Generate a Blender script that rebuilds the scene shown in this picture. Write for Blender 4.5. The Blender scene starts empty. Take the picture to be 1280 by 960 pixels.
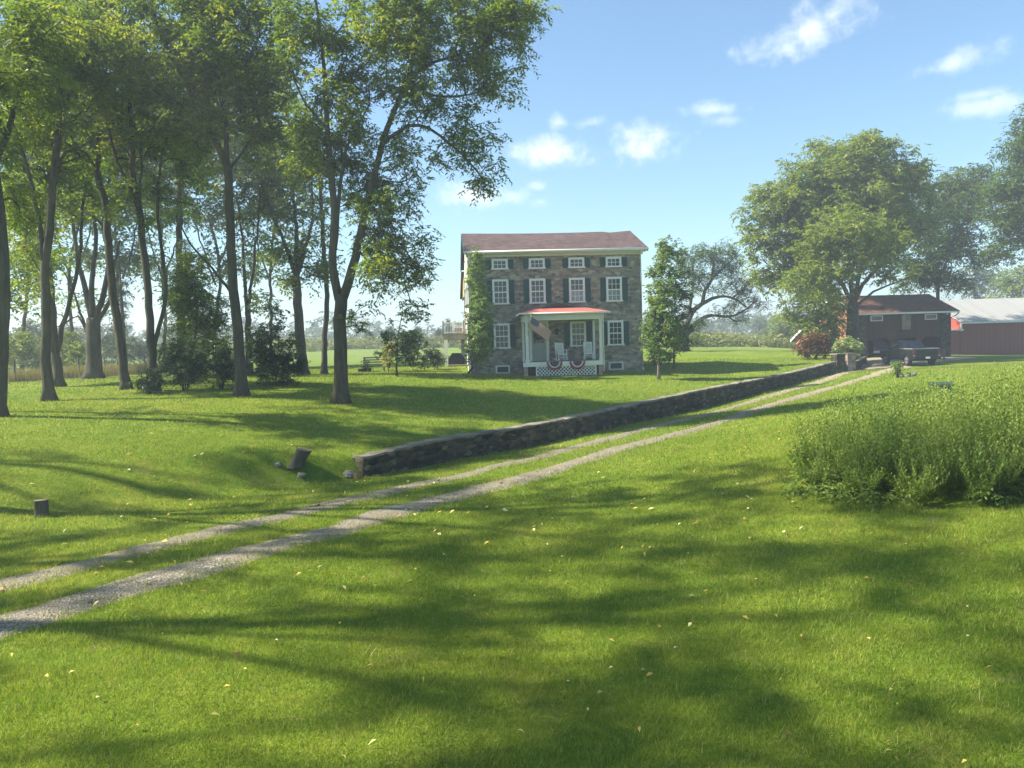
import bpy, math, random
import numpy as np
from mathutils import Vector
R=np.random.default_rng(7); random.seed(7)
S=bpy.context.scene; COL=S.collection
rad=math.radians
# ------------------------------------------------------------------ camera model
F=960.;YAW=rad(5);PIT=rad(3.0);ROL=rad(1.7);CZ=3.0
def ray(px,py):
    x=(px-640)/F; y=-(py-480)/F
    c,s=math.cos(ROL),math.sin(ROL); x,y=x*c+y*s,-x*s+y*c
    f=math.cos(PIT)+y*math.sin(PIT); u=-math.sin(PIT)+y*math.cos(PIT)
    return np.array([x*math.cos(YAW)+f*math.sin(YAW), f*math.cos(YAW)-x*math.sin(YAW), u])
FW=np.array([math.sin(YAW),math.cos(YAW),0])
def P(px,py,d):                       # world point seen at a photo pixel, d metres ahead
    r=ray(px,py); return r*(d/(r@FW))+np.array([0,0,CZ])
def mpp(d): return d/F               # metres per photo pixel at that distance
# ------------------------------------------------------------------ terrain
wallst=[(455,573.5,598,20.5),(560,549,576,23.2),(690,528,553,26.9),(880,488,511,36.1),(980,468.5,484,44),(1045,452.5,467,50.5)]
WB=np.array([P(x,b,d) for x,t,b,d in wallst]); WT=np.array([P(x,t,d) for x,t,b,d in wallst])
def ctl(l): return [tuple(P(*q)) for q in l]
up=ctl([(375,578,19.5),(52,645,14),(426,503,29),(302,495,31),(62,501,30),(-3,520,24),(158,486,34),(117,473,44),(378,468,46),(497,471,42),
  (595,469,46.5),(690,467,47),(803,466,47),(900,469,47),(690,490,37),(556,457,57),(470,455,68),(470,445,90),(470,436,130),(300,440,130),(20,478,46),(20,458,90),(100,448,150),
  (880,437,75),(960,438,75),(960,431,120),(960,428,190),(1017,449,56),(700,432,150)])
lo=ctl([(0,960,5.3),(640,960,5.4),(1280,960,5.5),(0,780,8.6),(300,697,11),(640,800,7.9),(1000,800,7.6),(1280,800,7.4),
  (1150,635,12.1),(1000,590,14.8),(900,600,16),(800,640,14),(600,613,17.6),(1128,470,41),(1177,492,27),(1280,455,46),(1280,500,22),(1097,462,56),(1150,453,62),(1190,447,72),(1240,444,84)])
for w,t in zip(WB,WT): lo.append(tuple(w)); up.append((t[0],t[1],t[2]-.06))
far_=[(-150,30,2.2),(-150,150,2.6),(-120,250,3.2),(0,260,3.2),(120,260,1.6),(180,120,.6),(160,20,.4),(-40,-30,.2),(40,-30,.2),(-60,10,1.2)]
up+=far_+[(-12,8,.25),(-9,9,.1),(0,-8,0)]; lo+=far_+[(-12,8,.2),(0,-8,0),(39,85,1.0),(70,100,.3),(34,76,.8)]
def tps(c):
    c=np.array(c); n=len(c); d=np.linalg.norm(c[:,None,:2]-c[None,:,:2],axis=2)/20
    K=np.where(d>0,d*d*np.log(np.maximum(d,1e-9)),0)+np.eye(n)*.01
    Pm=np.c_[np.ones(n),c[:,:2]/20]; A=np.zeros((n+3,n+3)); A[:n,:n]=K; A[:n,n:]=Pm; A[n:,:n]=Pm.T
    w=np.linalg.solve(A,np.r_[c[:,2],0,0,0]); return c,w
UPC,LOC=tps(up),tps(lo)
def tev(T,X,Y):
    c,w=T; n=len(c); out=np.full(X.shape,w[n])+w[n+1]*X/20+w[n+2]*Y/20
    for i in range(n):
        r2=((X-c[i,0])**2+(Y-c[i,1])**2)/400; out+=w[i]*.5*r2*np.log(np.maximum(r2,1e-12))
    return out
# line of the retaining wall, continued as a soft bank at both ends
WL=[(-60,0,6),(-13,14,3),(-6.2,18.9,1.4)]+[(p[0],p[1],.16) for p in WB]+[(28.4,52,.2),(34.4,60,.2),(38.9,69.6,.3),(39.0,84,1.2),(46,120,14),(80,260,40)]
WL=np.array(WL,float)
def wallside(X,Y):
    best=np.full(X.shape,1e9); sg=np.zeros(X.shape); wd=np.ones(X.shape)
    for a,b in zip(WL[:-1],WL[1:]):
        d=b[:2]-a[:2]; L2=d@d; t=np.clip(((X-a[0])*d[0]+(Y-a[1])*d[1])/L2,0,1)
        qx=X-a[0]-t*d[0]; qy=Y-a[1]-t*d[1]; D=np.hypot(qx,qy); m=D<best
        s=np.where(d[0]*qy-d[1]*qx>0,1,-1)
        best=np.where(m,D,best); sg=np.where(m,s,sg); wd=np.where(m,a[2]+t*(b[2]-a[2]),wd)
    return best*sg,wd
def sstep(x): x=np.clip(x,0,1); return x*x*(3-2*x)
def vnoise(X,Y,sc,seed=0):
    X=X/sc; Y=Y/sc; xi=np.floor(X).astype(int); yi=np.floor(Y).astype(int); fx=sstep(X-xi); fy=sstep(Y-yi)
    def h(a,b):
        v=np.sin(a*127.1+b*311.7+seed*74.7)*43758.5453; return v-np.floor(v)
    return (h(xi,yi)*(1-fx)+h(xi+1,yi)*fx)*(1-fy)+(h(xi,yi+1)*(1-fx)+h(xi+1,yi+1)*fx)*fy
def ground(X,Y):
    X=np.asarray(X,float); Y=np.asarray(Y,float); sh=X.shape; X=np.atleast_1d(X); Y=np.atleast_1d(Y)
    s,w=wallside(X,Y); m=sstep((s-.22)/(2*w)+.5)
    z=tev(LOC,X,Y)*(1-m)+tev(UPC,X,Y)*m
    z+= (vnoise(X,Y,2.3,1)-.5)*.07+(vnoise(X,Y,.7,2)-.5)*.03
    return z.reshape(sh)
def gz(x,y): return float(ground(np.array([x]),np.array([y]))[0])
def onground(px,py,d0=4,d1=150):
    r=ray(px,py); r=r/(r@FW); ds=np.geomspace(d0,d1,900); X=r[0]*ds; Y=r[1]*ds
    h=ground(X,Y); k=np.argmax(r[2]*ds+CZ<h); k=max(k,1)
    return np.array([X[k],Y[k],h[k]])
# ------------------------------------------------------------------ node helpers
def mat(name,rough=.8,spec=.3):
    m=bpy.data.materials.new(name); m.use_nodes=True; nt=m.node_tree; b=nt.nodes['Principled BSDF']
    b.inputs['Roughness'].default_value=rough; b.inputs['Specular IOR Level'].default_value=spec
    return m,nt,b
def N(nt,t,**k):
    n=nt.nodes.new(t)
    for a,v in k.items(): setattr(n,a,v)
    return n
def L(nt,a,b): nt.links.new(a,b)
def ramp(nt,fac,stops,interp='LINEAR'):
    r=N(nt,'ShaderNodeValToRGB'); e=r.color_ramp.elements; r.color_ramp.interpolation=interp
    while len(e)<len(stops): e.new(.5)
    for x,(p,c) in zip(e,stops): x.position=p; x.color=(*c,1)
    L(nt,fac,r.inputs[0]); return r.outputs[0]
def noise(nt,sc,det=4,vec=None,rough=.55,coord='Object'):
    n=N(nt,'ShaderNodeTexNoise'); n.inputs['Scale'].default_value=sc; n.inputs['Detail'].default_value=det; n.inputs['Roughness'].default_value=rough
    if vec is None:
        t=N(nt,'ShaderNodeTexCoord'); vec=t.outputs[coord]
    L(nt,vec,n.inputs['Vector']); return n.outputs[0]
def mixc(nt,f,a,b,bt='MIX'):
    n=N(nt,'ShaderNodeMix',data_type='RGBA',blend_type=bt)
    for v,i in ((f,0),(a,6),(b,7)):
        if hasattr(v,'is_linked'): L(nt,v,n.inputs[i])
        elif i==0: n.inputs[0].default_value=v
        else: n.inputs[i].default_value=(*v,1)
    return n.outputs[2]
def math_(nt,op,a,b=None,c=None):
    n=N(nt,'ShaderNodeMath',operation=op)
    for i,v in enumerate((a,b,c)):
        if v is None: continue
        if hasattr(v,'is_linked'): L(nt,v,n.inputs[i])
        else: n.inputs[i].default_value=v
    return n.outputs[0]
def bump(nt,b,h,st,dist=.02):
    n=N(nt,'ShaderNodeBump'); n.inputs['Strength'].default_value=st; n.inputs['Distance'].default_value=dist
    L(nt,h,n.inputs['Height']); L(nt,n.outputs[0],b.inputs['Normal'])
def plain(name,c,rough=.6,var=.15,sc=3,metal=0,spec=.3,bmp=0):
    m,nt,b=mat(name,rough,spec); f=noise(nt,sc,5)
    lo=tuple(x*(1-var) for x in c); hi=tuple(min(1,x*(1+var)) for x in c)
    L(nt,ramp(nt,f,[(.3,lo),(.7,hi)]),b.inputs['Base Color']); b.inputs['Metallic'].default_value=metal
    if bmp: bump(nt,b,noise(nt,sc*6,4),bmp)
    return m
def stonemat(name,size=(.34,.14),pal=None,mortar=(.33,.31,.27),edge=.05,bst=.8,coord='Object'):
    m,nt,b=mat(name,.92,.15); t=N(nt,'ShaderNodeTexCoord'); mp=N(nt,'ShaderNodeMapping')
    mp.inputs['Scale'].default_value=(1/size[0],1/size[0],1/size[1])
    wn=N(nt,'ShaderNodeTexNoise'); wn.inputs['Scale'].default_value=2.2; L(nt,t.outputs[coord],wn.inputs['Vector'])
    va=N(nt,'ShaderNodeVectorMath',operation='MULTIPLY_ADD'); L(nt,wn.outputs['Color'],va.inputs[0]); va.inputs[1].default_value=(.12,.12,.1); L(nt,t.outputs[coord],va.inputs[2])
    L(nt,va.outputs[0],mp.inputs[0])
    v=N(nt,'ShaderNodeTexVoronoi'); v.inputs['Scale'].default_value=1; v.inputs['Randomness'].default_value=.85; L(nt,mp.outputs[0],v.inputs['Vector'])
    e=N(nt,'ShaderNodeTexVoronoi',feature='DISTANCE_TO_EDGE'); e.inputs['Scale'].default_value=1; e.inputs['Randomness'].default_value=.85; L(nt,mp.outputs[0],e.inputs['Vector'])
    sp=N(nt,'ShaderNodeSeparateColor'); L(nt,v.outputs['Color'],sp.inputs[0])
    pal=pal or [(0,(.13,.122,.105)),(.18,(.25,.225,.17)),(.38,(.36,.32,.235)),(.55,(.22,.21,.18)),(.74,(.44,.39,.29)),(.9,(.54,.49,.38)),(1,(.22,.185,.14))]
    c=ramp(nt,sp.outputs[0],pal)
    g=noise(nt,14,5,t.outputs[coord]); c=mixc(nt,.5,c,ramp(nt,g,[(.25,(.35,.35,.35)),(.75,(1,1,1))]),'MULTIPLY')
    big=noise(nt,.35,3,t.outputs[coord]); c=mixc(nt,.35,c,ramp(nt,big,[(.3,(.55,.55,.58)),(.7,(1,1,1))]),'MULTIPLY')
    f=ramp(nt,e.outputs['Distance'],[(0,(0,0,0)),(edge,(1,1,1))])
    c2=mixc(nt,f,mortar,c); L(nt,c2,b.inputs['Base Color'])
    hh=math_(nt,'ADD',math_(nt,'MULTIPLY',f,.7),math_(nt,'MULTIPLY',g,.5)); bump(nt,b,hh,bst,.03)
    return m
def leafmat(name,c1,c2,c3,trans=.35,rough=.5):
    m,nt,b=mat(name,rough,.25); a=N(nt,'ShaderNodeAttribute',attribute_name='tint')
    nz=noise(nt,.45,3); f=math_(nt,'ADD',math_(nt,'MULTIPLY',a.outputs['Fac'],.6),math_(nt,'MULTIPLY',nz,.5))
    c=ramp(nt,f,[(.2,c1),(.55,c2),(.9,c3)]); L(nt,c,b.inputs['Base Color'])
    tr=N(nt,'ShaderNodeBsdfTranslucent'); tc=mixc(nt,1,c,(1.5,1.5,.55),'MULTIPLY'); L(nt,tc,tr.inputs[0])
    mx=N(nt,'ShaderNodeMixShader'); mx.inputs[0].default_value=trans; L(nt,b.outputs[0],mx.inputs[1]); L(nt,tr.outputs[0],mx.inputs[2])
    L(nt,mx.outputs[0],nt.nodes['Material Output'].inputs[0]); return m
def barkmat(name,c1,c2):
    m,nt,b=mat(name,.95,.1); t=N(nt,'ShaderNodeTexCoord'); mp=N(nt,'ShaderNodeMapping'); mp.inputs['Scale'].default_value=(5.5,5.5,.8); L(nt,t.outputs['Object'],mp.inputs[0])
    n=noise(nt,1.4,6,mp.outputs[0],.65); g=noise(nt,.8,3)
    c=ramp(nt,n,[(.3,c1),(.68,c2)]); c=mixc(nt,.35,c,ramp(nt,g,[(.35,(.05,.06,.035)),(.7,(.16,.15,.12))]))
    L(nt,c,b.inputs['Base Color']); bump(nt,b,n,.9,.04); return m
def boardmat(name,c,pitch=.2,axis=0,var=.35,rough=.8):
    m,nt,b=mat(name,rough,.2); t=N(nt,'ShaderNodeTexCoord'); s=N(nt,'ShaderNodeSeparateXYZ'); L(nt,t.outputs['Object'],s.inputs[0])
    k=math_(nt,'MULTIPLY',s.outputs[axis],1/pitch); fl=math_(nt,'FLOOR',k); w=N(nt,'ShaderNodeTexWhiteNoise',noise_dimensions='1D'); L(nt,fl,w.inputs['W'])
    g=noise(nt,6,5); f=math_(nt,'ADD',math_(nt,'MULTIPLY',w.outputs['Value'],.5),math_(nt,'MULTIPLY',g,.5))
    cc=ramp(nt,f,[(.1,tuple(x*(1-var) for x in c)),(.9,tuple(x*(1+var) for x in c))])
    fr=math_(nt,'FRACT',k); ed=ramp(nt,fr,[(0,(.35,.35,.35)),(.06,(1,1,1)),(.94,(1,1,1)),(1,(.35,.35,.35))])
    L(nt,mixc(nt,1,cc,ed,'MULTIPLY'),b.inputs['Base Color']); bump(nt,b,ed,.6,.02); return m
def shinglemat(name,c1,c2,row=.16,axis=2):
    m,nt,b=mat(name,.95,.1); t=N(nt,'ShaderNodeTexCoord'); mp=N(nt,'ShaderNodeMapping'); mp.inputs['Scale'].default_value=(3.2,6,9); L(nt,t.outputs['Object'],mp.inputs[0])
    v=N(nt,'ShaderNodeTexVoronoi'); v.inputs['Scale'].default_value=1; L(nt,mp.outputs[0],v.inputs['Vector']); sp=N(nt,'ShaderNodeSeparateColor'); L(nt,v.outputs['Color'],sp.inputs[0])
    g=noise(nt,.5,4); f=math_(nt,'ADD',math_(nt,'MULTIPLY',sp.outputs[0],.55),math_(nt,'MULTIPLY',g,.5))
    L(nt,ramp(nt,f,[(.15,c1),(.85,c2)]),b.inputs['Base Color'])
    s=N(nt,'ShaderNodeSeparateXYZ'); L(nt,t.outputs['Object'],s.inputs[0]); bump(nt,b,math_(nt,'FRACT',math_(nt,'MULTIPLY',s.outputs[axis],1/row)),.5,.02); return m
M={}
M['wall_stone']=stonemat('house_stone',(.30,.13))
M['rubble']=stonemat('wall_rubble',(.28,.13),[(0,(.022,.024,.013)),(.25,(.062,.060,.036)),(.5,(.115,.100,.060)),(.7,(.045,.045,.028)),(.9,(.16,.135,.08)),(1,(.24,.20,.11))],(.05,.05,.032),.06,1)
M['cope']=stonemat('wall_cap',(.7,.5),[(0,(.17,.15,.11)),(.5,(.25,.22,.165)),(1,(.34,.30,.23))],(.17,.15,.115),.03,.6)
M['pillar']=stonemat('pillar_stone',(.26,.2),[(0,(.14,.10,.08)),(.3,(.34,.27,.21)),(.6,(.20,.17,.15)),(.8,(.45,.38,.30)),(1,(.30,.18,.12))],(.36,.33,.28),.06,1)
M['white']=plain('white_paint',(.74,.76,.72),.5,.06,2.5)
M['cream']=plain('aged_white_paint',(.62,.64,.58),.55,.08,2)
M['stucco']=plain('pale_stucco',(.44,.43,.39),.9,.18,1.2,bmp=.3)
M['yellow']=plain('yellow_siding',(.55,.40,.16),.7,.15,2)
M['shutter']=boardmat('green_shutter_paint',(.014,.070,.068),.055,2,.2,.55)
M['roof']=shinglemat('brown_red_shingle',(.060,.042,.042),(.135,.095,.090))
M['porchroof']=plain('red_metal_roof',(.47,.135,.11),.5,.12,1.5)
M['garageroof']=shinglemat('brown_shingle',(.06,.035,.025),(.19,.10,.065))
M['barnroof']=boardmat('pale_metal_roof',(.36,.355,.335),.6,0,.08,.5)
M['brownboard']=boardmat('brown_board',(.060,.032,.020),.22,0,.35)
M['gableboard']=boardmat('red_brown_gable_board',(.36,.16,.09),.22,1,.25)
M['barnbrown']=boardmat('brown_barn_siding',(.30,.105,.078),.5,0,.06)
M['barnred']=boardmat('red_barn_siding',(.34,.07,.05),.3,1,.15)
M['dark']=plain('painted_recess_shade',(.012,.012,.011),.9,.2)  # near-black colour standing in for the shade inside recesses
M['greydoor']=plain('grey_green_door',(.30,.34,.29),.5,.06)
M['black']=plain('black_cover',(.012,.014,.016),.6,.3,6,bmp=.3)
M['tarmac']=plain('rubber',(.015,.015,.015),.85,.2)
M['metalgrey']=plain('grey_metal',(.30,.31,.31),.4,.1,metal=.5)
M['chrome']=plain('bright_metal',(.6,.6,.6),.25,.05,metal=1)
M['deckwood']=boardmat('weathered_deck',(.26,.25,.22),.14,0,.2)
M['oldwood']=boardmat('weathered_wood',(.27,.22,.16),.12,2,.3)
M['darkboard']=plain('dark_floor_paint',(.10,.11,.10),.6,.2)
M['brick']=stonemat('pale_brick',(.22,.075),[(0,(.40,.26,.19)),(.5,(.5,.36,.26)),(1,(.56,.44,.34))],(.5,.45,.38),.08,.5)
M['terracotta']=plain('terracotta',(.42,.17,.11),.8,.1)
M['bluepot']=plain('blue_glaze',(.10,.16,.26),.3,.15)
M['greenbox']=plain('green_enamel',(.030,.062,.034),.6,.15)
M['red']=plain('red_cloth',(.42,.012,.022),.8,.1); M['navy']=plain('navy_cloth',(.02,.03,.11),.8,.1); M['wcloth']=plain('white_cloth',(.74,.73,.71),.8,.05)
M['umbrella']=plain('dark_green_canvas',(.03,.055,.045),.8,.15)
M['bark']=barkmat('grey_brown_bark',(.020,.016,.011),(.13,.104,.074))
M['palebark']=barkmat('pale_bark',(.12,.10,.075),(.32,.27,.21))
M['stumpend']=plain('cut_wood',(.13,.11,.075),.9,.3,9)
M['rock']=plain('field_stone',(.20,.185,.15),.9,.4,5,bmp=.6)
M['orange_rock']=plain('ochre_stone',(.22,.14,.05),.9,.3,6,bmp=.5)
m,nt,b=mat('window_glass',.06,.6); b.inputs['Base Color'].default_value=(.035,.045,.05,1)
t=noise(nt,3,2); L(nt,ramp(nt,t,[(.3,(.02,.026,.03)),(.7,(.055,.066,.07))]),b.inputs['Base Color']); M['glass']=m
m,nt,b=mat('blind_behind_glass',.12,.6); t=noise(nt,2,2); L(nt,ramp(nt,t,[(.3,(.17,.20,.20)),(.7,(.27,.30,.30))]),b.inputs['Base Color']); M['blind']=m
m,nt,b=mat('truck_paint',.35,.3); b.inputs['Coat Weight'].default_value=.15; t=noise(nt,1.5,2); L(nt,ramp(nt,t,[(.3,(.006,.007,.008)),(.7,(.010,.012,.013))]),b.inputs['Base Color']); M['truck']=m
m,nt,b=mat('tail_lamp',.2,.5); b.inputs['Base Color'].default_value=(.30,.015,.01,1); L(nt,ramp(nt,noise(nt,9,1),[(.3,(.11,.008,.008)),(.7,(.17,.012,.01))]),b.inputs['Base Color']); M['lamp']=m
# foliage
M['leafA']=leafmat('walnut_leaf',(.050,.098,.018),(.125,.185,.028),(.30,.31,.04),.52)
M['leafB']=leafmat('far_leaf',(.040,.080,.018),(.075,.130,.024),(.140,.170,.030),.38)
M['leafC']=leafmat('olive_leaf',(.085,.140,.026),(.160,.215,.038),(.28,.30,.055),.4)
M['leafD']=leafmat('dark_leaf',(.024,.055,.020),(.048,.094,.028),(.10,.145,.036),.3)
M['leafE']=leafmat('pear_leaf',(.075,.140,.036),(.135,.215,.052),(.26,.33,.10),.35)
M['leafY']=leafmat('yellow_green_leaf',(.10,.16,.02),(.18,.23,.03),(.28,.30,.05),.42)
M['leafR']=leafmat('maroon_leaf',(.060,.036,.016),(.115,.060,.024),(.18,.09,.035),.25)
M['leafW']=leafmat('pale_bloom_leaf',(.10,.17,.04),(.26,.33,.12),(.50,.53,.33),.3)
M['leafF']=leafmat('hydrangea_leaf',(.14,.18,.04),(.36,.33,.12),(.55,.48,.22),.3)
M['leafG']=leafmat('grey_green_leaf',(.055,.080,.045),(.085,.115,.06),(.13,.155,.08),.3)
M['weed']=leafmat('goldenrod_leaf',(.075,.135,.026),(.165,.235,.050),(.36,.39,.11),.42)
M['dry']=leafmat('dry_grass',(.13,.14,.05),(.24,.21,.09),(.34,.28,.13),.3)
M['meadow']=leafmat('meadow_weed',(.09,.14,.03),(.18,.20,.06),(.27,.26,.10),.35)
# grass colour shared by the sheet and the blades: depends on the place only
def grasscol(nt):
    g=N(nt,'ShaderNodeNewGeometry'); p=g.outputs['Position']
    n1=noise(nt,.22,4,p); n2=noise(nt,1.7,4,p); n3=noise(nt,14,3,p)
    c=ramp(nt,n2,[(.28,(.085,.165,.013)),(.5,(.165,.235,.021)),(.72,(.285,.30,.042))])
    c=mixc(nt,.55,c,ramp(nt,n1,[(.3,(.10,.185,.014)),(.55,(.182,.245,.024)),(.75,(.31,.30,.052))]))
    dry=ramp(nt,noise(nt,.9,5,p,.7),[(.60,(0,0,0)),(.72,(1,1,1))])
    c=mixc(nt,math_(nt,'MULTIPLY',dry,.6),c,(.36,.29,.11))
    return c,p,n3
m,nt,b=mat('lawn_ground',.95,.08); c,p,n3=grasscol(nt)
fine=ramp(nt,n3,[(.3,(.62,.66,.6)),(.7,(1.05,1.05,1.05))]); c=mixc(nt,.8,c,fine,'MULTIPLY'); 
sx=N(nt,'ShaderNodeSeparateXYZ'); L(nt,p,sx.inputs[0]); ff=N(nt,'ShaderNodeMapRange'); L(nt,sx.outputs[1],ff.inputs[0]); ff.inputs[1].default_value=60; ff.inputs[2].default_value=85
fld=ramp(nt,noise(nt,.5,4,p),[(.3,(.13,.20,.045)),(.7,(.20,.25,.07))]); c=mixc(nt,math_(nt,'MULTIPLY',ff.outputs[0],.8),c,fld)
L(nt,c,b.inputs['Base Color']); hh=math_(nt,'ADD',noise(nt,6,6,p,.75),math_(nt,'MULTIPLY',noise(nt,40,3,p),.6)); bump(nt,b,hh,.9,.08); M['lawn']=m
m,nt,b=mat('grass_blade',.55,.25); c,p,n3=grasscol(nt); a=N(nt,'ShaderNodeAttribute',attribute_name='tint')
cl_=ramp(nt,noise(nt,7,4,p,.65),[(.3,(.55,.62,.55)),(.55,(1,1,1)),(.72,(1.35,1.2,1.1))]); c=mixc(nt,1,c,cl_,'MULTIPLY')
c=mixc(nt,.6,c,ramp(nt,a.outputs['Fac'],[(0,(.055,.130,.009)),(.45,(.18,.245,.024)),(.8,(.34,.35,.055)),(1,(.62,.52,.24))]))
L(nt,c,b.inputs['Base Color']); tr=N(nt,'ShaderNodeBsdfTranslucent'); L(nt,mixc(nt,1,c,(1.5,1.5,.6),'MULTIPLY'),tr.inputs[0]); mx=N(nt,'ShaderNodeMixShader'); mx.inputs[0].default_value=.38
L(nt,b.outputs[0],mx.inputs[1]); L(nt,tr.outputs[0],mx.inputs[2]); L(nt,mx.outputs[0],nt.nodes['Material Output'].inputs[0]); M['blade']=m
m,nt,b=mat('gravel_track',.95,.1); g=N(nt,'ShaderNodeNewGeometry'); p=g.outputs['Position']
v=N(nt,'ShaderNodeTexVoronoi'); v.inputs['Scale'].default_value=38; L(nt,p,v.inputs['Vector']); sp=N(nt,'ShaderNodeSeparateColor'); L(nt,v.outputs['Color'],sp.inputs[0])
c=ramp(nt,sp.outputs[0],[(0,(.12,.105,.077)),(.5,(.215,.188,.142)),(.85,(.31,.275,.21)),(1,(.46,.42,.33))])
dirt=ramp(nt,noise(nt,.8,5,p),[(.35,(.20,.168,.12)),(.65,(.28,.235,.165))]); c=mixc(nt,ramp(nt,noise(nt,.5,5,p),[(.40,(0,0,0)),(.62,(1,1,1))]),c,dirt)
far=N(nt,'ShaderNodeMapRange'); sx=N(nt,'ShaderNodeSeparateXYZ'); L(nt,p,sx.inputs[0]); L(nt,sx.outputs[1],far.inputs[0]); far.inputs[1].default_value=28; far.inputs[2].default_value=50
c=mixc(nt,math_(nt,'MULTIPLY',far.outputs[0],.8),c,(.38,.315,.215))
L(nt,c,b.inputs['Base Color']); bump(nt,b,math_(nt,'ADD',v.outputs['Distance'],noise(nt,9,5,p)),.8,.03); M['gravel']=m
M['pebble']=plain('pebble',(.27,.245,.20),.9,.5,20)
m,nt,b=mat('fallen_leaf',.7,.2); a=N(nt,'ShaderNodeAttribute',attribute_name='tint'); L(nt,ramp(nt,a.outputs['Fac'],[(0,(.20,.12,.04)),(.35,(.42,.30,.06)),(.7,(.56,.46,.12)),(1,(.60,.55,.36))]),b.inputs['Base Color']); M['fallen']=m
# ------------------------------------------------------------------ mesh helpers
def npmesh(name,V,Fq,m,parent=None,origin=None,tint=None,smooth=False):
    V=np.asarray(V,np.float32); o=np.zeros(3) if origin is None else np.asarray(origin,float)
    V=V-o.astype(np.float32); Fq=np.asarray(Fq,np.int32); k=Fq.shape[1]
    me=bpy.data.meshes.new(name); me.vertices.add(len(V)); me.vertices.foreach_set('co',V.ravel())
    me.loops.add(Fq.size); me.loops.foreach_set('vertex_index',Fq.ravel()); me.polygons.add(len(Fq))
    me.polygons.foreach_set('loop_start',np.arange(0,Fq.size,k,dtype=np.int32)); me.polygons.foreach_set('loop_total',np.full(len(Fq),k,np.int32))
    if smooth: me.polygons.foreach_set('use_smooth',np.ones(len(Fq),bool))
    me.materials.append(m)
    if tint is not None:
        at=me.attributes.new('tint','FLOAT','POINT'); at.data.foreach_set('value',np.asarray(tint,np.float32))
    me.update(calc_edges=True); me.validate()
    ob=bpy.data.objects.new(name,me); COL.objects.link(ob)
    if parent is not None: ob.parent=parent
    else: ob.location=o
    return ob
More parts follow.
